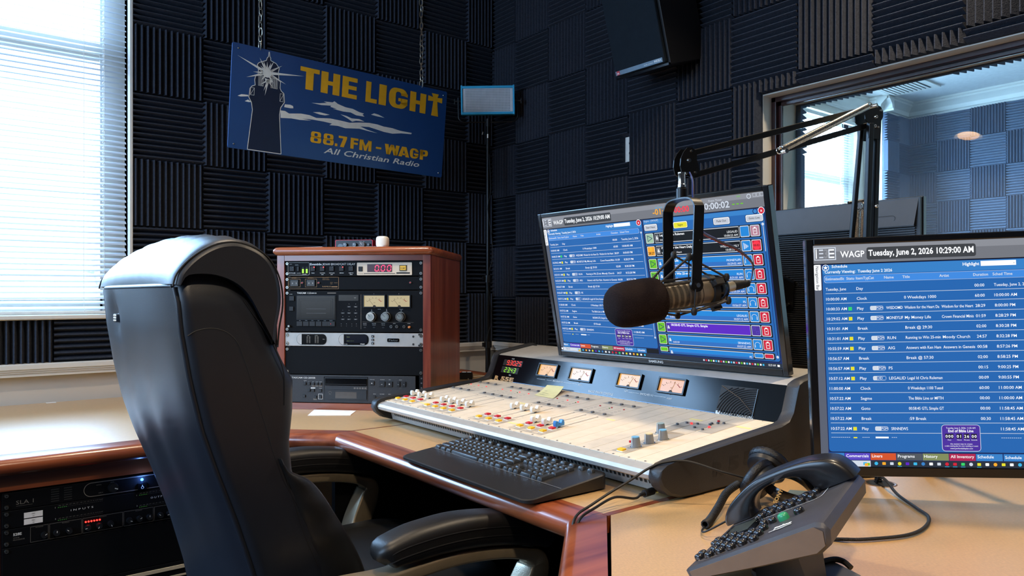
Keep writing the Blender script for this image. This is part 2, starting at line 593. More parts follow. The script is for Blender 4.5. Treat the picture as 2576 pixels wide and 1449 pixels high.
def blind(label, x0, x1, z0, z1, y, step, tilt, cords):
    t = thing('window_blind', label, 'window blind', ((x0+x1)/2, y, z0))
    hw = (x1-x0)/2
    H = z1-z0
    c, s = math.cos(tilt), math.sin(tilt)
    g = G()
    P = []
    for i in range(5):
        a = -.0122+.0244*i/4
        b = .0016*(1-(a/.0122)**2)
        P.append((a*c-b*s, a*s+b*c))          # outer edge (+y) sits higher
    g.add([(-hw, a, b) for a, b in P]+[(hw, a, b) for a, b in P], [(i, i+1, 6+i, 5+i) for i in range(4)], SLATM, True)
    s0 = g.build('slat', t)
    n = int((H-.06)/step)
    for i in range(n):
        o = s0 if i == 0 else s0.copy()
        if i:
            COL.objects.link(o); o.parent = t
        o.location = (0, 0, .022+step*i+random.uniform(-.0007, .0007))
        o.rotation_euler = (random.uniform(-.03, .03), random.uniform(-.0006, .0006), 0)
    g = G(); g.bb(-hw, hw, -.012, .012, 0, .012, WHITE); g.build('bottom_rail', t, bevel=.003)
    g = G(); g.bb(-hw, hw, -.013, .013, H-.03, H, WHITE); g.build('head_rail', t, bevel=.002)
    for q in cords:
        g = G()
        for yy in (-.0135, .0135):
            g.cyl((q, yy, .012), (q, yy, H-.03), .0008, WHITE, n=5)
        for i in range(n):
            g.bb(q-.003, q+.003, -.014, .014, .0165+step*i, .0175+step*i, WHITE)
        g.build('ladder_cord', t)
    return t
bl = blind('wide white slatted blind over the outer window by the counter', -3.29, XW-.006, 1.058, 2.50, .030, .0204, math.radians(30), (.70, 0, -.70))
g = G(); g.tube(spline([(.63, -.02, 1.40), (.632, -.021, .8), (.631, -.02, .25), (.632, -.022, .03), (.637, -.024, .018), (.641, -.024, .012)], 5), .0009, WHITE, n=5); g.build('lift_cord', bl)

# trees outside, far beyond the blind
g = G()
LEAF = mat('hazy_leaves', 'd3e2da', .9, var=(3, .2))  # leaf colour paled almost to white to paint in the bright haze
rr = random.Random(3)
for i in range(130):
    x = -16+rr.random()*24; z = rr.random()*2.3; r = .3+rr.random()*.5
    bm_pts = [(r*(.7+.5*rr.random())*math.sin(PI*(j+.5)/5)*math.cos(2*PI*k/7), r*math.sin(PI*(j+.5)/5)*math.sin(2*PI*k/7), r*math.cos(PI*(j+.5)/5)) for j in range(5) for k in range(7)]
    g.loft([[(a+x, b+14, c+z) for a, b, c in bm_pts[j*7:j*7+7]] for j in range(5)], LEAF)
tag(g.build('treeline'), 'hazy green treeline seen through the blind', 'trees', kind='stuff')

# ---- studio window to the next room (right wall)
g = G()
rv = TRIMW
g.bb(FO-.001, WT+.001, WY0-.0015, WY0+.004, WZ0, WZ1, rv)
g.bb(FO-.001, WT+.001, WY1, WY0, WZ1-.0015, WZ1+.004, rv); g.bb(FO-.02, WT+.001, WY1, WY0, WZ0-.004, WZ0+.0015, rv)
struct(g, 'trim_4')
DKW = wood('dark_red_wood', '1c0b0a', '3a1512', 1, .25, .6)
g = G()
for a, b, d in ((.078, .030, .0), (.090, .040, .0)):
    pass
for x0, x1, t in ((.078, .094, .020), (.094, .106, .034)):
    g.bb(x0, x1, WY0-t, WY0, WZ0, WZ1, DKW); g.bb(x0, x1, WY1, WY1+t, WZ0, WZ1, DKW)
    g.bb(x0, x1, WY1, WY0, WZ1-t, WZ1, DKW); g.bb(x0, x1, WY1, WY0, WZ0, WZ0+t, DKW)
w2 = struct(g, 'window_2', bevel=.003)
g = G()
tl = math.radians(9.0)
hh = (WZ1-WZ0)
xb, xt = .107-hh*math.tan(tl)*.0, .107+hh*math.tan(tl)
g.add([(.107, WY0, WZ0), (.107, WY1, WZ0), (xt, WY1, WZ1), (xt, WY0, WZ1)], [(0, 1, 2, 3)], GLASS2)
tag(g.build('glass_pane', parent=w2), kind='structure')

# ---- next room seen through it
NZ = 2.79
NX0, NX1 = 2.72, 3.86
wallbox('wall_next_left', [(WT, NX0, 0, .14, 0, NZ), (NX1, 4.5, 0, .14, 0, NZ), (NX0, NX1, 0, .14, 0, 1.0), (NX0, NX1, 0, .14, 2.62, NZ), (3.95, 4.4, -.16, 0, 0, NZ)], PAINT)
wallbox('wall_next_far', [(4.4, 4.5, -4.4, .14, 0, NZ)], PAINT)
wallbox('wall_next_rear', [(WT, 4.5, -4.4, -4.3, 0, NZ)], PAINT)
wallbox('ceiling_next', [(WT, 4.5, -4.4, .14, NZ, NZ+.06)], CEIL)
def crown(name, T, x0, x1):
    prof = [(0, 0), (.012, .0), (.016, .015), (.03, .02), (.04, .05), (.075, .085), (.085, .09), (.085, .105), (.1, .11), (.1, .125), (0, .125)]
    g = G(); g.T = T
    n = len(prof)
    vs = [(x0, -a, NZ-.125+b) for a, b in prof]+[(x1, -a, NZ-.125+b) for a, b in prof]
    g.add(vs, [(i, n+i, n+(i+1) % n, (i+1) % n) for i in range(n)]+[tuple(range(n))[::-1], tuple(range(n, 2*n))], TRIMW, True)
    struct(g, name, ang=25)
crown('trim_5', Matrix.Translation((0, -.16, 0)), 3.85, 4.4)
crown('trim_6', Matrix.Translation((4.4, 0, 0)) @ RB, .06, 4.3)
crown('trim_7', Matrix.Identity(4), WT, 3.95)
crown('trim_8', Matrix.Translation((3.95, 0, 0)) @ RB, .0, .26)
window_unit('window_3', NX0, NX1, 1.0, 2.62, .085, 2.10, .10)
blind('white slatted blind in the next room, seen through studio glass', NX0+.01, NX1-.01, 1.02, 2.60, .030, .0215, math.radians(17), (.36, -.36))
TN = Matrix.Translation((4.4, 0, 0)) @ RB
for k in range(3, 7):
    for j in range(9):
        up = (j+k) % 2 == 0
        h = TS if k < 6 else 2.664-(Z0+TS*6)
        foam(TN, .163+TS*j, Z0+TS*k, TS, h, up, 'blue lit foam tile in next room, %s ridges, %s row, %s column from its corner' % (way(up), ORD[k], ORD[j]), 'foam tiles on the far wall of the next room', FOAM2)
for k in range(1, 3):
    for j in range(9):
        up = (j+k) % 2 == 0
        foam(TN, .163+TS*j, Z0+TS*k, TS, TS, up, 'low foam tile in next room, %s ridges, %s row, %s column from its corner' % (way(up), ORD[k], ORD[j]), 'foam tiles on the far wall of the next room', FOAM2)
for k in range(2, 7):
    for j in range(2):
        up = (j+k) % 2 == 1
        h = TS if k < 6 else 2.664-(Z0+TS*6)
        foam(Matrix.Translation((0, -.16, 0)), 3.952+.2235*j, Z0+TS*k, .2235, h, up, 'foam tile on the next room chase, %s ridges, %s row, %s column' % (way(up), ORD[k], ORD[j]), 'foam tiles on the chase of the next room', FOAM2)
# tiles on the other side of the studio wall, seen edge-on round the opening
TB = P4((WT, 0, 0), (0, 1, 0), (-1, 0, 0), (0, 0, 1))
for k in range(0, 5):
    up = k % 2 == 0
    foam(TB, WY0-.022, Z0+TS*k, TS, TS, up, 'foam tile edge beside studio glass on next room side, %s ridges, %s row' % (way(up), ORD[k]), 'foam tiles round the studio window in the next room', FOAM2)
for j in range(7):
    up = j % 2 == 0
    foam(TB, WY0-.022-TS*(j+1), WZ1-.008, TS, TS, up, 'foam tile over studio glass on next room side, %s ridges, %s from its corner' % (way(up), ORD[j]), 'foam tiles round the studio window in the next room', FOAM2)
t = thing('ceiling_vent', 'white ceiling air vent in the next room', 'air vent', (3.75, -.42, NZ-.004))
g = G(); g.bb(-.2, .2, -.2, .2, -.008, .004, TRIMW); g.bb(-.15, .15, -.15, .15, -.009, -.007, mat('vent_dark', '4a4d50', .7)); g.build('frame', t)
g = G()
for i in range(9):
    g.box((0, -.13+.0325*i, -.012), (.3, .02, .0015), TRIMW, None)
g.build('louvres', t)

# ---- recessed ceiling lamps of the studio (the one over the desk is mirrored in the glass)
WARM = (1.0, .80, .56)
LENS = emis('lamp_lens', 'ffbe78', 15)
def can(label, x, y, power, spread=2.2):
    t = thing('recessed_light', label, 'ceiling light', (x, y, CZ))
    g = G(); g.lathe([(.085, -.002), (.082, -.006), (.060, -.005), (.056, 0.0), (.056, .001)], WHITE, n=32); g.build('trim_ring', t)
    g = G(); g.lathe([(0.0, -.003), (.03, -.0035), (.055, -.002)], LENS, n=24); g.build('lens', t)
    l = bpy.data.lights.new('recessed_lamp', 'AREA'); l.shape = 'DISK'; l.size = .14; l.energy = power; l.color = WARM; l.spread = spread
    o = bpy.data.objects.new('recessed_lamp', l); COL.objects.link(o); o.location = (x, y, CZ-.012)
    return t
can('round ceiling downlight over the mixing desk', -1.70, -1.40, 10)
can('round ceiling downlight above the phone wing', -2.2, -3.3, 22)
can('round ceiling downlight far behind the operator chair', -3.6, -3.4, 10)
can('round ceiling downlight by the studio window', -.45, -2.35, 15)
# ================================================================ things on the walls
# ---- hanging sign
NAVY = mat('sign_blue', '163f78', .32, coat=.2, var=(5, .05))
NAVYD = mat('sign_dark_navy', '0d1a36', .32)
SGOLD = mat('sign_gold', 'd9a514', .45)
SWHT = mat('sign_white', 'cfd6d6', .45)
sw, sh = .955, .383
RS = rotm(.038, .095, .014)
sgn = thing('hanging_sign', 'blue radio station sign with lighthouse hanging by chains before foam wall', 'sign', (-.988, -.327, 1.857), RS)
def S(x, y):
    return (x/1000-sw/2, sh/2-y/1000)
g = G(); g.prism(rpoly(-sw/2, sw/2, -sh/2, sh/2, .006, 3), -.003, .003, NAVY); g.build('board', sgn)
Y1 = -.0034; Y2 = -.0038; Y3 = -.0042
tower = [(203, 380), (72, 380), (84, 232), (79, 205), (68, 187), (70, 173), (71, 155), (78, 145), (90, 139), (87, 120), (90, 105), (99, 102), (99, 74), (94, 63), (100, 54), (128, 40), (130, 31), (135, 24), (136, 7), (138, 7), (140, 23), (144, 28), (144, 37), (166, 44), (179, 59), (176, 74), (180, 105), (186, 108), (186, 133), (191, 142), (202, 150), (206, 182), (192, 205), (189, 234)]
g = G(); g.flat([S(*p) for p in tower], Y1, NAVYD); 
g.line([S(*p) for p in tower+tower[:1]], .0026, Y2, SWHT)
for x in (104, 111, 118, 152, 159, 166, 173):
    g.frame(S(x, 0)[0]-.0028, S(x, 0)[0]+.0028, S(0, 138)[1], S(0, 100)[1], .0012, Y2, SWHT)
for x0, x1, y0, y1 in ((73, 88, 150, 178), (187, 201, 152, 182)):
    g.frame(S(x0, 0)[0], S(x1, 0)[0], S(0, y1)[1], S(0, y0)[1], .0012, Y2, SWHT)
    g.line([S(x0, y1), S((x0+x1)/2, (y0+y1)/2), S(x1, y0)], .0012, Y2, SWHT)
g.build('lighthouse', sgn)
g = G()
cx, cy = 133, 86
rays = [(18, 44), (101, 35), (116, 44), (131, 45), (146, 45), (157, 38), (172, 58), (190, 47), (281, 68), (209, 114), (176, 104), (160, 120), (112, 118), (55, 117), (92, 100), (79, 92), (95, 78), (106, 64)]
for x, y in rays:
    d = math.hypot(x-cx, y-cy); nx, ny = -(y-cy)/d, (x-cx)/d
    g.flat([S(cx+nx*6, cy+ny*6), S(x, y), S(cx-nx*6, cy-ny*6)], Y3, SWHT)
g.disc(*S(cx, cy), .017, Y3-.0003, SWHT)
for x, y in ((156, 136), (128, 172), (122, 155), (108, 134), (150, 108)):
    d = math.hypot(x-138, y-112); nx, ny = -(y-112)/d, (x-138)/d
    g.flat([S(138+nx*4, 112+ny*4), S(x, y), S(138-nx*4, 112-ny*4)], Y3, SWHT)
g.flat([S(*p) for p in ((124, 106), (134, 108), (150, 107), (155, 113), (150, 120), (138, 122), (128, 118))], Y3, SWHT)
g.build('light_burst', sgn)
g = G()
for cl in ([(192, 215), (210, 214), (227, 221), (275, 213), (311, 213), (339, 219), (399, 211), (446, 212), (485, 214), (528, 206), (573, 200), (613, 200), (644, 204), (686, 204), (724, 209), (784, 209), (781, 215), (730, 219), (688, 227), (646, 226), (615, 222), (574, 217), (534, 221), (565, 229), (616, 236), (585, 235), (530, 231), (467, 239), (433, 235), (396, 238), (408, 230), (372, 228), (326, 228), (281, 231), (319, 233), (272, 238), (237, 238), (194, 243)],
           [(315, 164), (349, 160), (381, 152), (367, 149), (405, 146), (413, 140), (428, 148), (462, 155), (496, 156), (526, 164), (548, 166), (541, 172), (551, 178), (512, 179), (487, 172), (453, 174), (406, 171), (426, 169), (396, 165), (400, 160), (359, 165)],
           [(324, 199), (351, 194), (396, 197), (375, 203), (352, 203)], [(442, 187), (469, 189), (493, 195), (527, 192), (552, 198), (513, 201), (496, 208), (474, 198)],
           [(580, 165), (595, 157), (616, 159), (645, 167), (611, 167)], [(208, 189), (230, 187), (241, 190), (243, 198), (231, 200), (206, 200)],
           [(27, 190), (41, 182), (65, 180), (67, 185), (37, 191)], [(54, 205), (66, 197), (80, 204), (67, 206)]):
    g.flat([S(*p) for p in cl], Y1, SWHT)
g.build('clouds', sgn)
def stext(nm, parts, mt, bold, shear=0):
    g = G()
    for tx, x0, x1, y, h in parts:
        a = S(x0, y)
        g.text(tx, a[0], a[1], h/1000, Y2, mt, w=(x1-x0)/1000, bold=bold, shear=shear)
    return g
def block(g, ch, x0, x1, z0, z1, y, mt):
    """heavy poster capitals drawn as polygons inside a box"""
    w, h = x1-x0, z1-z0
    def R(a, b, c, d): g.rect(x0+a*w, x0+b*w, z0+c*h, z0+d*h, y, mt)
    def Q(*p): g.flat([(x0+a*w, z0+b*h) for a, b in p], y, mt)
    def RING(a, b, c, d, tx, tz, skip=()):
        n = 5
        o = rpoly(x0+a*w, x0+b*w, z0+c*h, z0+d*h, min((b-a)*w, (d-c)*h)*.38, n)
        i = rpoly(x0+(a+tx)*w, x0+(b-tx)*w, z0+(c+tz)*h, z0+(d-tz)*h, min((b-a-2*tx)*w, (d-c-2*tz)*h)*.40, n)
        m = len(o)
        for k in range(m):
            if k in skip: continue
            g.flat([o[k], o[(k+1) % m], i[(k+1) % m], i[k]], y, mt)
    if ch == 'T': R(0, 1, .80, 1); R(.30, .70, 0, .80)
    elif ch == 'H': R(0, .37, 0, 1); R(.63, 1, 0, 1); R(.37, .63, .41, .60)
    elif ch == 'E': R(0, .42, 0, 1); R(.42, 1, .80, 1); R(.42, .96, .42, .60); R(.42, 1, 0, .20)
    elif ch == 'F': R(0, .42, 0, 1); R(.42, 1, .80, 1); R(.42, .94, .42, .61)
    elif ch == 'L': R(0, .45, 0, 1); R(.45, 1, 0, .20)
    elif ch == 'I': R(0, 1, 0, 1)
    elif ch == 'G': RING(0, 1, 0, 1, .36, .18, skip=(23,)); R(.64, 1, .20, .52); R(.50, .70, .36, .52); R(.64, 1, .66, .78)
    elif ch == '8': RING(.04, .96, .46, 1, .31, .14); RING(0, 1, 0, .56, .32, .15)
    elif ch == '7': R(0, 1, .80, 1); Q((.56, .80), (1, .80), (.66, 0), (.20, 0))
    elif ch == 'M': R(0, .25, 0, 1); R(.75, 1, 0, 1); Q((.25, 1), (.25, .62), (.41, 0), (.5, 0), (.5, .45)); Q((.75, 1), (.5, .45), (.5, 0), (.59, 0), (.75, .62)); Q((0, 1), (.0, .9), (.3, .9), (.32, 1)); Q((.68, 1), (.7, .9), (1, .9), (1, 1))
    elif ch == 'W':
        Q((0, 1), (.25, 1), (.34, .0), (.13, 0)); Q((.13, 0), (.37, 0), (.60, 1), (.40, 1)); Q((.40, 1), (.60, 1), (.87, 0), (.63, 0)); Q((.66, 0), (.87, 0), (1, 1), (.75, 1))
    elif ch == 'A': Q((.30, 1), (.5, 1), (.5, .72), (.33, 0), (0, 0)); Q((.5, 1), (.70, 1), (1, 0), (.67, 0), (.5, .72)); R(.28, .72, .17, .34)
    elif ch == 'P': R(0, .40, 0, 1); RING(0, 1, .38, 1, .38, .17)
    else: R(0, 1, 0, 1)
g = G()
def place(items, top, bot, mt):
    for ch, a, b in items:
        p = S(a, bot); q = S(b, top); block(g, ch, p[0], q[0], p[1], q[1], Y2, mt)
place([('T', 263, 343), ('H', 351, 432), ('E', 443, 510), ('L', 550, 603), ('I', 612, 647), ('G', 660, 752), ('H', 764, 846)], 32, 116, SGOLD)
g.flat([S(*p) for p in ((873, 20), (911, 20), (905, 36), (931, 33), (931, 56), (905, 53), (914, 117), (877, 117), (884, 53), (856, 56), (856, 33), (882, 36))], Y2, SGOLD)
g.build('title_lettering', sgn)
g = G()
place([('8', 319, 365), ('8', 373, 419)], 273, 317, SGOLD); place([('.', 425, 436)], 306, 317, SGOLD); place([('7', 440, 477), ('F', 494, 529), ('M', 535, 591)], 273, 317, SGOLD)
place([('-', 612, 638)], 293, 301, SGOLD); place([('W', 654, 727), ('A', 722, 778), ('G', 780, 824), ('P', 832, 873)], 274, 317, SGOLD)
g.build('frequency_lettering', sgn)
stext('', [('All Christian Radio', 378, 832, 351, 22)], SWHT, .012, .25).build('tagline_lettering', sgn)
for x, y in ((22, 18), (936, 19), (21, 367), (936, 364)):
    g = G(); a = S(x, y); g.cyl((a[0], -.0032, a[1]), (a[0], -.006, a[1]), .0035, STEEL, r1=.002, n=10); g.build('screw', sgn)
# chains up to the ceiling
CHM = mat('chain_galvanised', 'a59c8c', .3, metal=.9)
lk = G()
lk.tube([(.0075*math.cos(a)*(1), 0, .0135*math.sin(a)+math.copysign(.003, math.sin(a))) for a in [2*PI*(i+.5)/14 for i in range(14)]], .0014, CHM, n=6, closed=True)
for lab, xx, gold in (('steel chain holding the sign near its lighthouse end', 104, 0), ('steel chain holding the sign above its gold title', 820, 0)):
    a = S(xx, 2)
    p = Matrix.Translation((-.988, -.327, 1.857)) @ RS @ Vector((a[0], 0, a[1]))
    t = thing('hanging_chain', lab, 'chain', p)
    first = None
    n = int((CZ-p.z)/.0255)
    for i in range(n+1):
        if first is None:
            first = lk.build('link', t); o = first
        else:
            o = first.copy(); COL.objects.link(o); o.parent = t
        o.location = (random.uniform(-.002, .002), 0, .011+.0255*i)
        o.rotation_euler = (0, random.uniform(-.06, .06), (0.5 if i % 2 else 0.5+PI/2)+random.uniform(-.25, .25))

# ---- led panel on a stand in the corner
CYAN = mat('cyan_anodised', '2fa9d6', .35, metal=.25)
LEDF = mat('led_face', 'c6cbcf', .5)
LEDD = mat('led_well', '6a747c', .5)
RL = rotm(-.663, .03, -.016)
cl = Vector((-.183, -.195, 2.083))
t = thing('led_panel_light', 'small video light with bright cyan frame on stand in room corner', 'light panel', cl, RL)
g = G(); g.bb(-.120, .120, -.006, .030, -.062, .062, BLK); g.build('housing', t, bevel=.003)
g = G()
for z in (-.0635, .0635):
    g.bb(-.131, .131, -.014, .014, z-.006, z+.006, CYAN)
for x in (-.1275, .1275):
    g.bb(x-.004, x+.004, -.015, .016, -.0705, .0725, CYAN)
g.build('frame', t, bevel=.0015)
g = G(); g.rect(-.122, .122, -.058, .058, -.009, LEDF)
nx, nz = 31, 14
for i in range(nx):
    for j in range(nz):
        x = -.106+.212*i/(nx-1); z = -.051+.102*j/(nz-1)
        g.rect(x-.0021, x+.0021, z-.0020, z+.0020, -.0095, LEDD)
g.build('led_face', t)
g = G()
g.tube(spline([(-.146, .01, .018), (-.146, .01, -.06), (-.143, .01, -.086), (-.122, .01, -.101), (-.08, .01, -.103), (.08, .01, -.103), (.122, .01, -.101), (.143, .01, -.086), (.146, .01, -.06), (.146, .01, .02)], 6), .0038, BLKM, n=8)
g.cyl((-.146, .01, 0), (-.13, .01, 0), .0035, BLKM); g.cyl((.146, .01, 0), (.13, .01, 0), .0035, BLKM)
g.build('yoke', t)
for sx in (-1, 1):
    g = G(); g.cyl((sx*.148, .01, 0), (sx*.163, .01, 0), .004, BLK); g.box((sx*.164, .01, .006), (.006, .012, .014), BLK); g.box((sx*.164, .01, -.008), (.006, .012, .014), BLK)
    g.build('tilt_knob', t, bevel=.002)
px_, py_ = cl.x+.0061, cl.y+.008
t = thing('light_stand', 'slim black light stand in the room corner under the cyan light', 'light stand', (px_, py_, 0))
g = G(); g.cyl((0, 0, .12), (0, 0, 1.2), .013, BLKM); g.cyl((0, 0, 1.2), (0, 0, 1.9), .0105, BLKM); g.build('pole', t)
g = G(); g.cyl((0, 0, 1.92), (0, 0, 1.957), .0085, BLKM); g.cyl((0, 0, 1.957), (0, 0, 1.995), .011, BLK); g.build('socket', t)
g = G(); g.cyl((0, 0, 1.895), (0, 0, 1.922), .0075, CHROME); g.cyl((-.028, 0, 1.918), (0, 0, 1.915), .003, CHROME); g.cyl((-.034, 0, 1.912), (-.03, 0, 1.926), .004, CHROME); g.build('spigot', t)
g = G(); g.cyl((0, 0, 1.19), (0, 0, 1.225), .019, BLK); g.box((-.02, 0, 1.21), (.022, .012, .02), BLK); g.build('collar', t)
g = G(); g.cyl((0, 0, .87), (0, 0, .90), .019, BLK); g.box((-.02, 0, .885), (.022, .012, .02), BLK); g.build('collar', t)
for i in range(3):
    a = 2.3+i*2*PI/3
    g = G(); g.tube([(0, 0, .28), (math.cos(a)*.10, math.sin(a)*.10, .012)], .008, BLKM); g.build('leg', t)
g = G(); g.tube(spline([(px_+.05, py_+.06, 1.93), (px_+.02, py_+.02, 1.86), (px_-.004, py_-.016, 1.80), (px_+.006, py_-.016, 1.65), (px_-.012, py_-.014, 1.55), (px_+.012, py_-.014, 1.42), (px_+.016, py_-.012, 1.3), (px_-.016, py_-.016, 1.2), (px_+.014, py_-.014, 1.02), (px_-.016, py_-.014, .9), (px_, py_-.016, .7)], 6), .0022, RUBB, n=6)
tag(g.build('power_cable'), 'thin black cable wound round the corner light stand', 'cable')

# ---- speaker
RK = rotm(-1.5597, .292, .0038)
k = .86
C0 = Vector((-2.3058, -3.1042, 1.1286))
t = thing('wall_speaker', 'black monitor speaker tilted down high on the foam wall', 'speaker', C0+k*(Vector((.1364, -.7574, 2.1326))-C0)-Vector((0, 0, .018)), RK)
w, h, d = .30*k, .44*k, .27*k
g = G(); g.bb(0, w, .012, d, 0, h, mat('speaker_cabinet', '0c0d10', .5)); g.build('cabinet', t, bevel=.002)
GRIL = mat('grille_cloth', '1d242a', .95, bump=(900, .6), spec=.1)
g = G(); g.bb(.004, w-.010, -.006, .011, .010, h-.004, GRIL); g.build('grille', t, bevel=.004)
g = G(); g.bb(.0, w, .0, .013, -.002, .006, BLKG); g.build('lower_lip', t)
g = G(); g.bb(.008, w-.018, -.0085, -.006, .014, .030, mat('badge_grey', '6b7c88', .4, metal=.3))
g.rect(.014, .029, .0145, .0295, -.0088, RED); g.text('JBL', .0215, .018, .006, -.009, PWHT, al='C', bold=.03)
g.text('studio monitor', w-.062, .019, .005, -.0088, PWHT, al='R'); g.text('4408A', w-.022, .0185, .009, -.0088, PWHT, al='R', bold=.02)
g.build('badge', t)
t = thing('speaker_bracket', 'black wall bracket behind the tilted monitor speaker', 'bracket', (-.03, -1.20, 2.22))
g = G(); g.bb(0, .03, -.05, .05, -.06, .06, BLKM); g.cyl((0, 0, 0), (-.05, 0, -.005), .018, BLKM); g.build('plate', t)

# ---- wall outlet in the cut foam
t = thing('wall_outlet', 'white duplex wall outlet in a cut of the foam', 'outlet', (FO, -.948, 1.752), RB)
g = G(); g.prism(rpoly(-.030, .036, -.055, .055, .004), -.008, 0, WHITE); g.build('cover_plate', t, bevel=.0015)
g = G()
for z in (-.021, .021):
    g.rrect(-.016, .018, z-.014, z+.014, .006, -.0085, WHITE)
    g.rect(-.007, -.005, z, z+.008, -.009, PBLK); g.rect(.006, .008, z, z+.008, -.009, PBLK); g.disc(.0005, z-.006, .0022, -.009, PBLK, n=8)
g.build('sockets', t)
# ================================================================ the desk
H = .742
P1 = (-1.613, -.945); P2 = (-1.376, -1.182); P3 = (-1.380, -2.190); P4_ = (-2.03, -2.84)
BK = -.235
dk = thing('studio_desk', 'large corner studio desk, maple laminate top with cherry edge', 'desk', (0, 0, 0))
def slab(name, poly, mt, z0=H-.034, z1=H):
    g = G(); n = len(poly)
    vs = [(x, y, z0) for x, y in poly]+[(x, y, z1) for x, y in poly]
    g.add(vs, [tuple(range(n))[::-1], tuple(range(n, 2*n))]+[(i, (i+1) % n, n+(i+1) % n, n+i) for i in range(n)], mt)
    return g.build(name, dk)
st = .0035
slab('worktop', [(-3.4, -.005), (-3.4, -.945), P1, (P2[0], P2[1]+st), (BK, P2[1]+st), (BK, -.005)], LAM)
slab('worktop', [(P2[0], P2[1]-st), (P3[0], P3[1]+.007), (BK, P3[1]+.007), (BK, P2[1]-st)], LAM)
slab('worktop', [(P3[0]+.003, P3[1]-.007), P4_, (-1.25, -3.62), (BK, -3.62), (BK, P3[1]-.007)], LAMD)
g = G(); g.bb(P2[0]-.02, BK, P2[1]-st, P2[1]+st, H-.03, H+.0004, CHERX); g.build('inlay_strip', dk)
g = G(); g.bb(P3[0]-.004, BK, P3[1]-.007, P3[1]+.007, H-.03, H+.0004, CHERX); g.build('inlay_strip', dk)
g = G(); g.bb(BK, BK+.016, -3.62, -.02, H-.034, H+.012, CHERY); g.build('back_edge', dk, bevel=.003)
# bullnose edge swept along the front
def edge(a, b, na, nb, mt):
    """a,b inner edge points ; na,nb outward mitre vectors per unit offset"""
    prof = [(0, H), (.048, H)]
    for i in range(1, 9):
        t = PI*i/9
        prof.append((.050+.021*math.sin(t), H-.021+.021*math.cos(t)))
    prof += [(.048, H-.042), (0, H-.042)]
    g = G()
    r0 = [(a[0]+na[0]*o, a[1]+na[1]*o, z) for o, z in prof]
    r1 = [(b[0]+nb[0]*o, b[1]+nb[1]*o, z) for o, z in prof]
    g.loft([r0, r1], mt)
    g.build('bullnose_edge', dk, ang=50)
def mitre(n1, n2):
    s = Vector((n1[0]+n2[0], n1[1]+n2[1])); s.normalize()
    return tuple(s/(s.dot(Vector(n1))))
nA = (0, -1); nD = (-.7071, -.7071); nC = (-1, 0); nW = (-.7071, .7071)
edge((-3.4, -.945), P1, nA, mitre(nA, nD), CHERX)
edge(P1, P2, mitre(nA, nD), mitre(nD, nC), CHERD)
edge(P2, P3, mitre(nD, nC), mitre(nC, nW), CHERY)
edge(P3, P4_, mitre(nC, nW), nW, CHERD)
# supports below
g = G()
g.bb(-1.62, -1.60, -.93, -.30, 0, H-.04, CHERZ); g.bb(-2.214, -2.189, -.93, -.35, 0, H-.04, CHERZ); g.bb(-3.40, -3.38, -.93, -.1, 0, H-.04, CHERZ)
g.build('side_panel', dk)
g = G(); g.bb(-2.215, -1.60, -.962, -.945, .655, H-.036, CHERX); g.build('apron_rail', dk)
g = G(); g.bb(-.62, -.60, -2.2, -1.2, .05, H-.04, BLKR); g.bb(-1.45, -.62, -1.22, -1.20, .05, H-.04, BLKR); g.bb(-.8, -.78, -3.5, -2.2, .05, H-.04, BLKR); g.build('modesty_panel', dk)

# ================================================================ the equipment bay under the counter
def screw(g, x, z, y, r=.0055):
    g.cyl((x, y, z), (x, y-.003, z), r, STEEL, r1=r*.75, n=10)
    g.disc(x, z, r*.4, y-.0033, BLK, n=6)
def faceplate(t, x0, x1, z0, z1, mt, d=.22, y=0.0, name='front_panel'):
    g = G(); g.bb(x0, x1, y, y+.004, z0, z1, mt); g.bb(x0+.02, x1-.02, y+.004, y+d, z0+.002, z1-.002, BLKR)
    return g.build(name, t, bevel=.0012)
BX, BY = -2.1865, -.955         # left edge of the 19 inch panels
def knob(t, x, z, r, y, mt, name='knob', d=.012, mark=None, skirt=None):
    g = G()
    g.cyl((x, y, z), (x, y-d, z), r, mt, r1=r*.88, n=20)
    if skirt:
        g.cyl((x, y, z), (x, y-.002, z), r*1.25, skirt, n=20)
    if mark is not None:
        a = mark
        g.line([(x+math.cos(a)*r*.2, z+math.sin(a)*r*.2), (x+math.cos(a)*r*.85, z+math.sin(a)*r*.85)], r*.18, y-d-.0003, PWHT)
    return g.build(name, t)
rk = thing('equipment_bay', 'black equipment bay under the window counter', 'rack', (0, 0, 0))
g = G(); g.bb(BX-.003, BX+.4856, -.60, -.58, .1, .652, BLKR); g.build('back_panel', rk)
for x in (BX-.001, BX+.4662):
    g = G(); g.bb(x, x+.0155, -.948, -.93, .1, .652, BLKR); g.build('rack_rail', rk)
def bay(name, label, cat, z0, z1, mt, d=.25):
    t = thing(name, label, cat, (BX, BY, z0))
    faceplate(t, 0, .4826, 0, z1-z0-.0008, mt, d)
    for x in (.009, .4736):
        for z in ((.008, .036) if z1-z0 < .05 else (.008, z1-z0-.009)):
            g = G(); screw(g, x, z, 0); g.build('screw', t)
    return t
y = -.0006
t = bay('power_amplifier', 'black power amplifier lettered SLA 1 with glowing blue lamp', 'amplifier', .606, .650, BLKR)
g = G(); g.text('SLA 1', .028, .012, .0095, y, LOWP, w=.036); g.rect(.028, .062, .008, .0085, y, LOWP)
for i in range(6):
    for x in (.10, .128):
        g.rrect(x, x+.018, .006+.0058*i, .0085+.0058*i, .001, y, PBLK)
P = rpoly(.172, .40, .005, .0395, .017, 8); g.line(P+P[:1], .0012, y, mat('plate_line', '8d857a', .5)); g.text('SIGNAL', .20, .031, .0025, y, LOWP); g.text('LEVEL', .232, .033, .0025, y, LOWP); g.text('INPUT', .205, .010, .0025, y, LOWP); g.build('print', t)
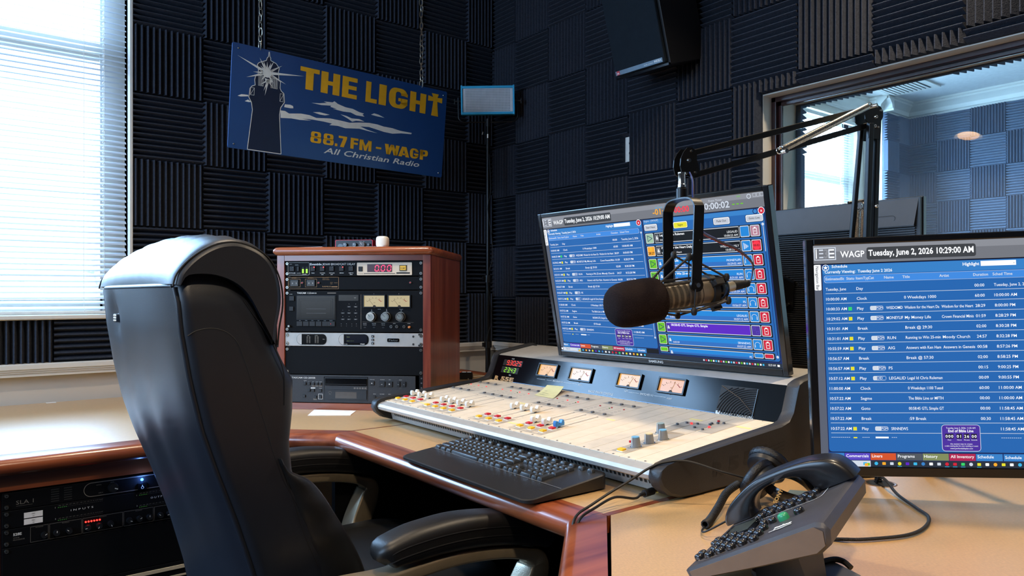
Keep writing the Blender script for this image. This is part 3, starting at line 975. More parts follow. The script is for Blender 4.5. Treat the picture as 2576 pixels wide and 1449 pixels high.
knob(t, .238, .021, .0125, 0, BLK, mark=-.4); knob(t, .374, .021, .0125, 0, BLK, mark=2.2)
g = G(); g.bb(.296, .318, -.006, 0, .003, .022, BLKG); g.ring(.307, .010, .003, .0008, -.0064, PWHT); g.rect(.3066, .3074, .014, .017, -.0064, PWHT); g.build('power_switch', t, bevel=.001)
g = G(); g.lathe([(0, -.004), (.003, -.003), (.0038, 0)], emis('blue_led', '2a6bff', 14), T=Matrix.Translation((.307, 0, .030)) @ Matrix.Rotation(PI/2, 4, 'X') @ Matrix.Scale(-1, 4, (0, 0, 1)), n=12); g.build('indicator_lamp', t)
l = bpy.data.lights.new('indicator_glow', 'POINT'); l.energy = .12; l.color = (.12, .3, 1); l.shadow_soft_size = .004
o = bpy.data.objects.new('indicator_glow', l); COL.objects.link(o); o.location = (BX+.307, BY-.012, .637)
t = bay('level_meter_panel', 'black level meter panel lettered INPUTS and OUTPUTS', 'meter', .5615, .6055, BLKR)
g = G()
for x0, tx in ((.115, 'I N P U T S'), (.30, 'O U T P U T S')):
    for z in (.0385, .0065):
        g.text('-48 -36 -30 -27 -24 -21 -18 -15 -12 -9 -6 -3 0 CLIP', x0, z-.001, .002, y, LOWP, w=.10)
        for i in range(24):
            g.rect(x0+.0042*i, x0+.0042*i+.0026, z-.0055, z-.0035, y, PBLK if i > 4 else emis('dim_green', '2b5a26', .6))
    g.text(tx, x0+.028, .020, .0045, y, PWHT, w=.05); g.text('1', x0-.006, .033, .003, y, PWHT); g.text('2', x0-.006, .005, .003, y, PWHT)
g.build('print', t)
for z0, tx in ((.020, 'MIC 21'), (.004, 'MIC 22')):
    g = G(); g.bb(.044, .083, -.0008, 0, z0, z0+.0135, PAPER); g.text(tx[:3], .0635, z0+.0075, .0028, -.0012, PBLK, al='C'); g.text(tx[4:], .0635, z0+.002, .0028, -.0012, PBLK, al='C'); g.build('paper_tag', t)
t = bay('voice_processor', 'black voice processor lettered 528E with row of red lamps', 'audio processor', .517, .561, BLKR)
g = G()
g.text('528E', .022, .026, .006, y, PWHT, bold=.03); g.text('VOICE', .022, .019, .003, y, LOWP); g.text('PROCESSOR', .022, .014, .003, y, LOWP)
for x0, x1 in ((.056, .096), (.096, .168), (.168, .262), (.262, .336), (.336, .46)):
    g.frame(x0+.001, x1-.001, .003, .041, .0007, y, LOWP); g.text('PROCESSOR', (x0+x1)/2, .037, .002, y, LOWP, al='C')
g.build('print', t)
for i, x in enumerate((.086, .112, .139, .180, .206, .232, .276, .300, .324, .352, .374, .398, .425, .448)):
    knob(t, x, .017, .0075, 0, BLK, mark=.6+i*.9, d=.012)
for i in range(6):
    g = G(); g.cyl((.176+.0063*i, 0, .031), (.176+.0063*i, -.0025, .031), .0022, emis('red_led', 'ff2a22', 4), n=8); g.build('red_lamp', t)
bay('bay_filler', 'plain black blank panel under the voice processor', 'panel', .40, .5165, BLKR, d=.01)
t = bay('patch_panel', 'black patch panel with two pale strips low in the bay', 'panel', .30, .3995, BLKR)
g = G(); g.bb(.03, .46, -.004, 0, .079, .088, mat('pale_strip', 'b9aa90', .5)); g.bb(.03, .46, -.003, 0, .058, .0625, mat('pale_strip', 'b9aa90', .5)); g.build('label_strip', t)

# ================================================================ the cherry rack tower
RKM = P4((-1.2134, -.8396, H), (.7071, -.7071, 0), (.7071, .7071, 0), (0, 0, 1))
tw = thing('rack_cabinet', 'cherry wood rack cabinet standing on the desk before the corner', 'cabinet', (0, 0, 0), RKM)
DP = .50
zt = 1.2434-H
g = G(); g.bb(.2403, .2665, 0, DP, 0, .521, CHERZ); g.build('side_panel', tw, bevel=.001)
g = G(); g.bb(-.2665, -.2403, 0, DP, 0, .521, CHERZ); g.build('side_panel', tw, bevel=.001)
g = G(); g.bb(-.2403, .2403, 0.001, .018, zt+.0005, .521, CHERX); g.build('header_rail', tw)
g = G(); g.bb(-.2403, .2403, 0.001, .40, 0.0005, .0215, CHERX); g.build('plinth', tw)
g = G(); g.bb(-.2403, .2403, DP-.012, DP, .0, .521, CHERX); g.build('back_panel', tw)
# top slab with rounded lip
g = G()
prof = []
def ring(o, z):
    return rpoly(-.285-o+.02, .285+o-.02, -.028-o+.02, DP+.012+o-.02, .014, 4), z
rings = []
for o, z in ((-.004, .5205), (.006, .522), (.012, .530), (.012, .538), (.006, .546), (-.004, .548)):
    pl, zz = ring(o, z); rings.append([(a, b, zz) for a, b in pl])
g.loft(rings, CHERX); g.build('top_board', tw, ang=60)
for x in (-.2400, .2245):
    g = G(); g.bb(x, x+.0155, .012, .03, .022, zt, BLKM)
    for i in range(30):
        g.disc(x+.0078, .03+.0157*i, .0028, .0115, GREY, n=8)
    g.build('rack_rail', tw)
u = .00132
def X(p): return (p-881)*u
def Z(p): return (1018-p)*u+.0224
def unit(name, label, cat, y0, y1, mt, x0=-.2403, x1=.2403, scr=True, d=.3, yy=0.006):
    t = thing(name, label, cat, (0, 0, 0), RKM)
    faceplate(t, x0, x1, Z(y1)+.0005, Z(y0)-.0005, mt, d, yy)
    if scr:
        for x in (x0+.008, x1-.008):
            for z in (Z(y1)+.009, Z(y0)-.009):
                g = G(); screw(g, x, z, yy, .0062); g.build('screw', t)
    return t
F = .006-.0006
def key(t, x0, x1, y0, y1, mt, name='button', h=.004, r=.0008):
    g = G(); g.bb(X(x0), X(x1), .006-h, .006, Z(y1), Z(y0), mt); return g.build(name, t, bevel=r)
KEYG = mat('key_grey', '232426', .5, spec=.3)
LEDR = emis('led_red_small', 'ff3a3a', 5)
LEDOFF = mat('led_off', '3a1214', .4)
# broadcast delay
t = unit('broadcast_delay', 'black broadcast delay unit with cream display plate reading 0.00', 'audio delay', 655, 694.5, BLKR)
g = G()
g.text('Eventide', X(766), Z(666), .0070, F, PWHT, w=31*u, bold=.03); g.text('BD600 BROADCAST DELAY', X(800), Z(666), .0068, F, PWHT, w=86*u)
P = rpoly(X(707), X(764), Z(691), Z(659), .004); g.line(P+P[:1], .0007, F, PWHT)
g.text('INPUT', X(711), Z(664), .0022, F, PWHT); g.text('DIGITAL', X(726), Z(666), .0022, F, PWHT); g.text('BYPASS', X(709), Z(687), .0030, F, PWHT, bold=.02, w=18*u); g.text('CONFIG', X(730), Z(687), .0022, F, PWHT, w=11*u); g.text('LEVEL', X(746), Z(690), .0026, F, PWHT, w=11*u)
for cxp, tx in ((774, ('PANIC', '')), (799, ('WAIT FOR', 'SAFE')), (824, ('WAIT AND', 'EXIT')), (850, ('REBUILD', '')), (875, ('RAMP TO', 'ZERO'))):
    g.text(tx[0], X(cxp), Z(687), .0026, F, PWHT, al='C', bold=.02); g.text(tx[1], X(cxp), Z(691), .0026, F, PWHT, al='C', bold=.02)
    if cxp > 780: g.flat([(X(cxp)-.001, Z(667)), (X(cxp)+.001, Z(667)), (X(cxp), Z(666)+.0005)], F, PWHT)
g.build('print', t)
for cxp, on in ((774, 1), (799, 1), (824, 0), (850, 1), (875, 0), (718, 0)):
    key(t, cxp-6, cxp+6, 669, 681, KEYG)
    g = G(); g.cyl((X(cxp+4), .002, Z(671)), (X(cxp+4), .0005, Z(671)), .0017, LEDR if on else BLKG, n=8); g.build('indicator_lamp', t)
key(t, 732, 737, 669, 681, KEYG)
g = G()
GRN = emis('meter_green', '9fe81e', 1.6)
for x in (744.5, 754.5):
    for i in range(9):
        g.rect(X(x), X(x+5), Z(686)+.0024*i, Z(686)+.0024*i+.0018, F, GRN if i < 6 else KEYG)
g.build('level_meter', t)
g = G(); g.prism(rpoly(X(891), X(1034), Z(692), Z(660), .002), .003, .006, CREAM); g.rect(X(909), X(991), Z(688.5), Z(687), .0027, PBLK); g.rect(X(994), X(1029), Z(688.5), Z(685), .0027, PBLK); g.text('SNEEZE', X(894), Z(689), .0024, .0027, PBLK, w=13*u); g.build('display_plate', t)
g = G(); g.rect(X(918), X(983), Z(684), Z(664), .0026, mat('display_red_dark', '3a0a10', .3)); g.build('display_window', t)
SEG = emis('digit_red', 'ff2d55', 3)
def seven(g, ch, x, z, w, h, y, mt, sl=.12, tk=.14):
    """seven segment digit, lower left corner x,z"""
    on = {'0': 'abcdef', '1': 'bc', '2': 'abged', '3': 'abgcd', '4': 'fgbc', '5': 'afgcd', '6': 'afgedc', '7': 'abc', '8': 'abcdefg', '9': 'abcfgd'}.get(ch, '')
    k = w*tk; m = h/2
    seg = {'a': ((k, h), (w-k, h)), 'b': ((w, h-k), (w, m+k)), 'c': ((w, m-k), (w, k)), 'd': ((k, 0), (w-k, 0)), 'e': ((0, m-k), (0, k)), 'f': ((0, h-k), (0, m+k)), 'g': ((k, m), (w-k, m))}
    for s_ in on:
        (a, b), (c, d) = seg[s_]
        g.line([(x+a+b*sl, z+b), (x+c+d*sl, z+d)], w*tk*1.5, y, mt)
g = G()
for ch, xp in (('0', 938), ('0', 954), ('0', 970)):
    seven(g, ch, X(xp), Z(681.5), 9*u, 14*u, .0022, SEG)
g.disc(X(949.5), Z(681.5), .0012, .0022, SEG, n=8); g.build('digits', t)
g = G(); g.bb(X(895), X(906), .001, .003, Z(682), Z(670), KEYG); g.build('button', t, bevel=.0006)
g = G(); g.bb(X(1002), X(1021), .001, .003, Z(681), Z(667), PBLK); g.bb(X(1004), X(1019), -.001, .001, Z(679.5), Z(668.5), emis('dump_amber', 'd9b12a', .8)); g.text('DUMP', X(1011.5), Z(676), .0035, -.0013, PBLK, al='C', w=12*u, bold=.02); g.build('dump_button', t)
# remote control panel
t = unit('remote_control_panel', 'black remote control panel with two thumbwheel windows', 'control panel', 695.5, 729.5, BLKR)
g = G(); g.frame(X(707), X(842), Z(726.5), Z(695.5+.8), .0008, F, PTAN)
for x0 in (709, 753):
    g.frame(X(x0), X(x0+31), Z(722), Z(701), .0007, F, PTAN); g.text('INPUT SELECT  1' if x0 < 720 else 'INPUT SELECT  2', X(x0+15), Z(699.5), .0018, F, PTAN, al='C')
    g.line([(X(x0+31), Z(712)), (X(x0+36), Z(712))], .0006, F, PTAN)
g.text('MODEL RC-SW1B', X(799), Z(700), .0019, F, PTAN); g.text('REMOTE CONTROL', X(799), Z(703.5), .0019, F, PTAN); g.text('GROUP', X(820), Z(711), .0018, F, PTAN); g.text('NORM', X(820), Z(714.5), .0018, F, PTAN); g.text('RAMKO', X(799), Z(722), .0036, F, PTAN, w=23*u); g.rect(X(823), X(839), Z(722), Z(720.3), F, PTAN)
g.line([(X(830), Z(711)), (X(839), Z(711))], .0006, F, PTAN)
g.build('print', t)
for x0, a, b in ((714, '0', '2'), (758, '0', '0')):
    g = G(); g.bb(X(x0), X(x0+21), .002, .006, Z(719), Z(704), BLKG); g.rect(X(x0), X(x0+21), Z(718), Z(717), .0017, GREY); g.text(a, X(x0+6), Z(714), .005, .0016, PWHT, al='C'); g.text(b, X(x0+16), Z(714), .005, .0016, PWHT, al='C'); g.build('thumbwheel', t)
for xp in (746, 790, 1030):
    g = G(); g.cyl((X(xp), .006, Z(711)), (X(xp), .001, Z(711)), .0036, GREY, n=10); g.cyl((X(xp), .001, Z(711)), (X(xp), -.001, Z(711)), .0022, RED, n=8); g.build('red_button', t)
# cassette deck
t = unit('cassette_deck', 'black cassette deck with two amber level meters and three silver knobs', 'cassette deck', 730.5, 837, BLKR)
g = G()
g.text('TASCAM', X(731), Z(739), .0050, F, PWHT, w=24*u, bold=.03); g.text('122', X(759), Z(739), .0048, F, PWHT, w=10*u, bold=.01); g.text('MKIII', X(770), Z(739), .0040, F, PWHT, w=13*u, bold=.01); g.rect(X(812), X(835), Z(738.5), Z(736), F, LOWP)
for xp in (721,): g.text('POWER', X(711), Z(741), .002, F, PWHT)
for xp, yp in ((869.5, 771.5), (887, 771.5), (853, 787.5), (869.5, 787.5), (887, 787.5), (853, 803.5), (869.5, 803.5), (887, 803.5)):
    g.rect(X(xp-5), X(xp+5), Z(yp+2.5), Z(yp-1.5), F, KEYG); g.text('MEMO', X(xp), Z(yp+1.5), .0018, F-.0002, PWHT, al='C'); g.disc(X(xp), Z(yp-6.5), .0007, F, PWHT, n=6)
for xp in (849, 863, 877, 889):
    g.disc(X(xp), Z(821), .0022, F, PBLK, n=8); g.text('R', X(xp), Z(816.5), .002, F, PWHT, al='C')
g.rect(X(900.5), X(901.5), Z(829), Z(741), F, LOWP); g.line([(X(904), Z(810.5)), (X(1038), Z(811.5))], .0006, F, LOWP)
for xp, tx in ((929, '1'), (949, 'INPUTS'), (968, 'R'), (1006, 'OUTPUT')):
    g.text(tx, X(xp), Z(779), .0022, F, PWHT, al='C')
for xp in (929, 968, 1006): g.ring(X(xp), Z(781.5), .0016, .0005, F, PWHT, n=10)
for xp, tx in ((911, 'MONITOR'), (935, 'MPX FILTER'), (959, 'DOLBY NR'), (988, 'INPUTS'), (1026, 'PHONES')):
    g.text(tx, X(xp), Z(815), .0018, F, PWHT, al='C')
    if xp < 970:
        g.text('TAPE  SRC', X(xp), Z(819), .0018, F, PWHT, al='C'); g.rect(X(xp-3), X(xp+3), Z(826), Z(823), F, KEYG)
g.text('L', X(935), Z(740), .0024, F, PWHT, al='C'); g.text('R', X(1000), Z(740), .0024, F, PWHT, al='C'); g.rect(X(842), X(894), Z(757), Z(742), F, BLKG); g.text('RESET', X(883), Z(750), .0018, F-.0002, PWHT)
g.build('print', t)
g = G(); g.frame(X(730), X(835), Z(806), Z(743), .003, .004, KEYG); g.bb(X(732), X(833), .002, .006, Z(804), Z(745), BLKG); g.frame(X(737), X(828), Z(800), Z(752), .0012, .0016, KEYG); g.rect(X(757), X(810), Z(778), Z(777.4), .0015, GREY); g.rect(X(757), X(810), Z(789), Z(788.4), .0015, GREY); g.frame(X(742), X(823), Z(797), Z(757), .0006, .0016, PBLK); g.build('cassette_door', t)
for i in range(6):
    x0 = 731+i*(17 if i < 5 else 16.2)
    key(t, x0, x0+(15.5 if i < 5 else 21), 810, 822, KEYG if i != 5 else KEYG, 'transport_key')
g = G()
for i, tx in enumerate(('REW', 'F.FWD', 'STOP', 'PLAY', 'PAUSE', 'RECORD')):
    g.text(tx, X(739+i*16.6), Z(808.5), .0018, F, PWHT, al='C')
g.disc(X(822), Z(816), .0014, .0017, RED, n=8); g.build('key_print', t)
AMB = emis('meter_amber', 'e6d3a0', .55)
def vu(t, x0, x1, z0, z1, y, lit, red='a02018', ang=2.6, frame=BLKM, dep=.006, bw=.003, name='level_meter', tk='3a2a1a'):
    g = G()
    for a, b, c, d in ((x0, x1, z0, z0+bw), (x0, x1, z1-bw, z1), (x0, x0+bw, z0+bw, z1-bw), (x1-bw, x1, z0+bw, z1-bw)):
        g.bb(a, b, y-dep, y, c, d, frame)
    g.rect(x0+bw, x1-bw, z0+bw, z1-bw, y-.0006, lit)
    w = x1-x0; h = z1-z0; cx = (x0+x1)/2; cz = z0+h*.02; R = h*.68
    mt = mat('meter_ink', tk, .7); mr = mat('meter_red', red, .6)
    yy = y-.0009
    for i in range(11):
        a = math.radians(140-100*i/10)
        m_ = mt if i < 8 else mr
        e = (1.0+.10*(i % 2 == 0))
        ex = w/h*.62
        g.line([(cx+ex*R*.86*math.cos(a), cz+R*math.sin(a)*.98), (cx+ex*R*e*math.cos(a), cz+R*(1.0+.16*(i % 2 == 0))*math.sin(a))], w*.012, yy, m_)
    ar = [(cx+w/h*.62*R*.92*math.cos(math.radians(62-22*i/6)), cz+R*1.0*math.sin(math.radians(62-22*i/6))) for i in range(7)]
    g.line(ar, w*.022, yy, mr)
    g.text('VU', cx, z0+h*.34, h*.07, yy, mt, al='C')
    g.line([(cx, z0+bw), (cx+math.cos(ang)*h*.62*w/h*.62, z0+bw+math.sin(ang)*h*.7)], w*.010, yy-.0002, mt)
    g.disc(cx, z0+bw, w*.07, yy-.0003, mt, n=12)
    return g.build(name, t)
vu(t, X(907), X(965.5), Z(774), Z(741.5), .006, AMB, ang=2.25)
vu(t, X(971.5), X(1031), Z(774), Z(741.5), .006, AMB, ang=2.25)
for i, xp in enumerate((929, 967, 1005)):
    g = G(); g.cyl((X(xp), .006, Z(797)), (X(xp), .002, Z(797)), .0165, STEEL, n=28); g.cyl((X(xp), .002, Z(797)), (X(xp), -.012, Z(797)), .0152, CHROME, r1=.0142, n=28)
    g.cyl((X(xp), -.012, Z(797)), (X(xp), -.0125, Z(797)), .009, STEEL, n=20); g.line([(X(xp), Z(797)), (X(xp)-.008, Z(797)+.008)], .0012, -.0128, PBLK); g.build('level_knob', t)
for xp in (980, 995, 1013.5):
    g = G(); g.cyl((X(xp), .006, Z(822)), (X(xp), .002, Z(822)), .0052, CHROME, n=14); g.disc(X(xp), Z(822), .0032, .0018, PBLK); g.build('jack_socket', t)
knob(t, X(1027.5), Z(823), .0040, .006, mat('orange_knob', 'c77a3a', .5), mark=1.2, d=.010)
key(t, 711, 724, 745, 757, KEYG); key(t, 711, 722, 772, 783, KEYG); knob(t, X(712), Z(822), .004, .006, STEEL)
# silver processor
t = unit('audio_processor', 'silver audio processor with two rounded black windows', 'audio processor', 838.5, 873.5, SILVP, yy=.005)
yb = .0044
for x0, x1 in ((731, 810), (843, 921)):
    g = G(); g.rrect(X(x0-1), X(x1+1), Z(870), Z(841.3), 14*u, yb, CHROME, n=8); g.rrect(X(x0), X(x1), Z(869), Z(842.3), 13*u, yb-.0002, SILV, n=8); g.flat(rpoly(X(x0+13), X(x1), Z(869), Z(842.3), 10*u, 8)[:9]+[(X(x0+13), Z(842.3)), (X(x0+13), Z(869))]+rpoly(X(x0+13), X(x1), Z(869), Z(842.3), 10*u, 8)[-9:], yb-.0004, BLKG); g.build('window_bezel', t)
g = G()
for xa in (757, 763.5, 779, 785.5):
    for i in range(9):
        g.rect(X(xa), X(xa+4), Z(865)+.0026*i, Z(865)+.0026*i+.0012, yb-.0008, LOWP)
g.text('INPUT', X(762), Z(847), .0018, yb-.0008, PWHT, al='C'); g.text('OUTPUT', X(783), Z(847), .0018, yb-.0008, PWHT, al='C'); g.text('PROC', X(803), Z(856), .0018, yb-.0008, PWHT, al='C')
g.build('meter_print', t)
g = G(); g.rrect(X(861), X(917), Z(864), Z(844), .004, yb-.0007, mat('lcd_dark', '10131f', .15)); g.text('Status', X(864), Z(850), .0030, yb-.001, emis('lcd_green', '7c8f4a', .8)); g.text('Select 1  2  3  4', X(864), Z(860), .0026, yb-.001, emis('lcd_green', '7c8f4a', .8)); g.text('Hx6', X(900), Z(868), .0036, yb-.001, PWHT, bold=.03, w=11*u); g.text('& telos', X(858), Z(868), .0026, yb-.001, PWHT); g.build('lcd', t)
for i in range(3):
    g = G(); yv = 847+9*i; g.bb(X(929), X(935), .002, .005, Z(yv+2.7), Z(yv-2.7), BLK); g.flat([(X(930.5), Z(yv+1)), (X(933.5), Z(yv+1)), (X(932), Z(yv-1.2))], .0016, PWHT); g.build('button', t)
g = G(); g.prism(rpoly(X(970), X(1001), Z(861), Z(852), .003), .003, .005, BLKG); g.text('Telos', X(985.5), Z(858.5), .0052, .0027, STEEL, al='C', shear=.3, w=24*u); g.build('name_badge', t)
for yp in (847, 866.5):
    g = G(); g.disc(X(1037.5), Z(yp), .0035, yb, PBLK, n=10); g.ring(X(1037.5), Z(yp), .0036, .0007, yb-.0002, GREY, n=12); g.build('mounting_hole', t)
for yp in (842, 869.5):
    g = G(); g.rrect(X(1050), X(1060), Z(yp+2.5), Z(yp-2.5), .003, yb, PBLK); g.build('mounting_slot', t)
unit('rack_filler', 'tall plain black blank panel above the disc player', 'panel', 874.5, 945.5, BLKR, d=.01)
# disc player
t = unit('disc_player', 'dark grey disc player at the foot of the rack cabinet', 'disc player', 946.5, 1018, DGREY, x0=X(690), x1=X(1043), scr=False)
g = G()
g.text('TASCAM CD-200SB', X(780), Z(956.5), .0052, F, PWHT, al='R', bold=.01, w=63*u)
for xp, tx in ((930, 'OPEN/CLOSE'), (957, 'PLAY/PAUSE'), (976, 'STOP'), (1004, 'SEARCH')): g.text(tx, X(xp), Z(957.5), .0019, F, PWHT, al='C')
for xp, tx in ((937, 'DISPLAY'), (956, 'PLAY MODE'), (976, 'REPEAT'), (1005, 'FOLDER')): g.text(tx, X(xp), Z(994), .0019, F, PWHT, al='C')
g.text('SELECT', X(1003), Z(979.5), .0019, F, LOWP, al='C')
for xa in (774, 784, 794):
    g.rect(X(xa-4), X(xa+4), Z(977), Z(972), F, LOWP)
g.rect(X(774-6), X(774+6), Z(982), Z(979), F, PWHT); g.text('CANCEL', X(793.5), Z(981.5), .0019, F, PWHT, al='C'); g.text('COUNT', X(753), Z(962.5), .0019, F, PWHT, al='C')
for xp, tx in ((774, 'SET'), (784, 'CLEAR'), (794, 'DIMMER'), (763, 'A'), (752, 'B')): g.text(tx, X(xp), Z(965.5), .0018, F, PWHT, al='C')
g.rect(X(775), X(784), Z(1011), Z(1007), F, LOWP)
g.build('print', t)
g = G(); g.frame(X(803), X(919), Z(1012), Z(951), .0014, .0052, BLKG); g.bb(X(807), X(916), .002, .006, Z(973), Z(955), BLKG); g.rect(X(808), X(915), Z(970), Z(969), .0018, KEYG); g.build('disc_tray', t)
g = G(); g.bb(X(806), X(916), .003, .006, Z(1008), Z(984), BLK); g.rect(X(834), X(890), Z(1005.5), Z(989), .0027, mat('display_off', '4a4540', .25)); g.text('disc', X(820), Z(996), .004, .0027, LOWP, al='C'); g.ring(X(820), Z(993), .006, .0007, .0027, LOWP, n=12, a0=.2, a1=2.9); g.build('display_window', t)
g = G()
for i in range(5): g.rect(X(882+7*i), X(887+7*i), Z(981.5), Z(977), F, LOWP)
g.build('format_marks', t)
for x0, x1, y0, y1 in ((924.5, 936, 960.5, 971), (948.5, 964, 961, 974.5), (968.5, 983.5, 961, 974.5), (995, 1003, 961, 974), (1009, 1018, 961, 974)):
    key(t, x0, x1, y0, y1, BLK, 'transport_button')
g = G(); g.text('>II', X(956), Z(969.5), .0032, .0015, PWHT, al='C'); g.rect(X(974.5), X(977.5), Z(969), Z(966), .0015, PWHT); g.flat([(X(928.5), Z(967)), (X(932), Z(967)), (X(930.2), Z(964))], .0015, PWHT); g.text('<<', X(999), Z(969), .0025, .0015, PWHT, al='C'); g.text('>>', X(1013.5), Z(969), .0025, .0015, PWHT, al='C'); g.build('key_print', t)
for xp in (937, 956.5, 976, 995, 1014):
    g = G(); g.cyl((X(xp), .006, Z(1000.5)), (X(xp), .002, Z(1000.5)), .0042, BLK, n=12); g.cyl((X(xp), .002, Z(1000.5)), (X(xp), .0015, Z(1000.5)), .003, KEYG, n=12); g.build('round_button', t)
for x0, y0 in ((771, 966), (781, 966), (790.5, 966), (760, 966), (749, 966), (760, 983), (771, 983), (790.5, 983), (777, 1000), (790.5, 1000), (747, 998)):
    key(t, x0, x0+7, y0, y0+7, BLK, 'small_button')
g = G(); g.frame(X(788), X(799.5), Z(1009), Z(995), .0012, F-.0001, PWHT); g.build('button_frame', t)

# things on top of the rack cabinet
zt2 = H+.548
def on_tower(px, back):
    return RKM @ Vector((X(px), back, .548))
t = thing('audio_interface', 'small red rimmed audio interface on top of the rack cabinet', 'audio interface', on_tower(818, .25), Matrix.Rotation(-PI/4, 4, 'Z'))
g = G(); g.prism(rpoly(-.072, .072, .0015, .043, .005), 0, .11, mat('red_metal', 'a01f2c', .35, metal=.5)); g.build('shell', t)
g = G(); g.prism(rpoly(-.0695, .0695, .003, .0415, .004), -.001, .002, BLK); g.text('GAIN', .02, .033, .003, -.0013, PWHT); g.text('48V', .035, .034, .0025, -.0013, PWHT); g.rrect(-.062, -.042, .008, .028, .009, -.0013, BLKG); g.build('front_panel', t)
for x, r, m_ in ((-.031, .008, BLKG), (.005, .008, BLKG), (.034, .011, GREY), (.059, .005, BLKG)):
    g = G(); g.cyl((x, -.001, .024), (x, -.012, .024), r, m_, r1=r*.9, n=18); g.line([(x, .024), (x-r*.5, .024+r*.6)], .0015, -.0123, PWHT); g.build('knob', t)
p = on_tower(946, .055)
t = thing('smart_speaker', 'little rounded white puck standing on the rack cabinet', 'speaker', p, Matrix.Rotation(-PI/4, 4, 'Z'))
g = G(); rings = []
for i in range(13):
    a = -PI/2+PI*i/12
    sz = .0205
    s_ = abs(math.cos(a))**.45*sz
    zz = .0195+math.copysign(abs(math.sin(a))**.5, math.sin(a))*.0195
    rings.append([(x*s_/sz, y_*s_/sz, zz) for x, y_ in rpoly(-sz, sz, -sz, sz, .013, 5)])
g.loft(rings, mat('white_puck', 'efe9dc', .35))
g.build('body', t, ang=80)
def sheet(label, pts, z, mt=PAPER, name='paper_sheet'):
    g = G(); n = len(pts)
    vs = [(x, y_, z) for x, y_ in pts]+[(x, y_, z+.0009) for x, y_ in pts]
    g.add(vs, [tuple(range(n))[::-1], tuple(range(n, 2*n))]+[(i, (i+1) % n, n+(i+1) % n, n+i) for i in range(n)], mt)
    return tag(g.build(name), label, 'paper', None)
def twp(pts):
    return [((RKM @ Vector((X(a), b, 0))).x, (RKM @ Vector((X(a), b, 0))).y) for a, b in pts]
sheet('white paper sheet lying flat on top of the rack cabinet', twp([(715, .02), (800, .0), (805, .16), (712, .18)]), H+.5485)
sheet('cream paper slip on the rack cabinet before the red interface', twp([(858, .01), (950, .01), (950, .10), (858, .10)]), H+.5485)
sheet('white folded sheet on the desk below the disc player', [(-1.377, -.854), (-1.312, -.752), (-1.212, -.861), (-1.262, -.925), (-1.268, -.936)], H+.0004)
# ================================================================ the mixing console
CM = Matrix.Translation((-1.0, -1.64, H)) @ RB
con = thing('mixing_console', 'wide cream radio mixing console with black meter bridge on the desk', 'mixing console', (0, 0, 0), CM)
prof = [(-.206, .005), (-.214, .030), (-.222, .0335), (-.246, .036), (-.256, .041), (-.259, .049), (-.255, .056), (-.244, .0608), (-.229, .0628), (.171, .0990), (.173, .1000), (.204, .1815), (.212, .1855), (.352, .2075), (.365, .204), (.368, .190), (.368, .004)]
g = G()
r0 = [(-.540, a, b) for a, b in prof]; r1 = [(.545, a, b) for a, b in prof]
g.loft([r0, r1], SILV); g.build('chassis', con, ang=28)
# vent slots in the lower front
g = G()
for i in range(88):
    x = -.515+.0118*i
    g.add([(x, -.2112, .0190), (x+.0055, -.2112, .0190), (x+.0055, -.2140, .0275), (x, -.2140, .0275)], [(0, 1, 2, 3)], PBLK, T=Matrix.Translation((0, -.0008, -.0003)))
g.build('vent_slots', con)
for sx, x0, x1, lab in ((-1, -.568, -.539, None), (1, .544, .574, None)):
    cp = [(-.160, .002), (-.205, .004), (-.238, .014), (-.259, .030), (-.268, .046), (-.264, .060), (-.250, .067), (-.229, .0705), (.135, .1045), (.165, .112), (.182, .130), (.200, .178), (.206, .190), (.222, .196), (.360, .216), (.376, .208), (.378, .004)]
    g = G()
    rs = []
    for x, ins in ((x0, .004), (x0+.004, 0), (x1-.004, 0), (x1, .004)):
        cx_ = sum(a for a, b in cp)/len(cp); cz_ = sum(b for a, b in cp)/len(cp)
        rs.append([(x, a-(ins if a > cx_ else -ins), b-(ins if b > cz_ else -ins)) for a, b in cp])
    g.loft(rs, DGREY)
    o = g.build('end_cheek', con, ang=50)
    if sx > 0:
        tag(o, 'dark textured cheek embossed R55E')
        g = G()
        TT = P4((x1+.0004, -.16, .012), (0, 1, 0), (-1, 0, 0), (0, 0, 1))
        def bl_(x, z, poly):
            g.flat([(x+a, z+b) for a, b in poly], 0, BLKR, TT)
        EMB = mat('embossed_dark', '1d1e20', .6)
        for tx, x in (('R', .05), ('5', .10), ('5', .15), ('E', .20)):
            g.text(tx, x, .018+(x-.05)*.09, .026, 0, EMB, w=.036, bold=.04, T=TT)
        for i in range(3):
            g.line([(.232, .034+.008*i), (.30, .041+.008*i)], .0025, 0, EMB, TT)
        g.build('embossed_marks', con)
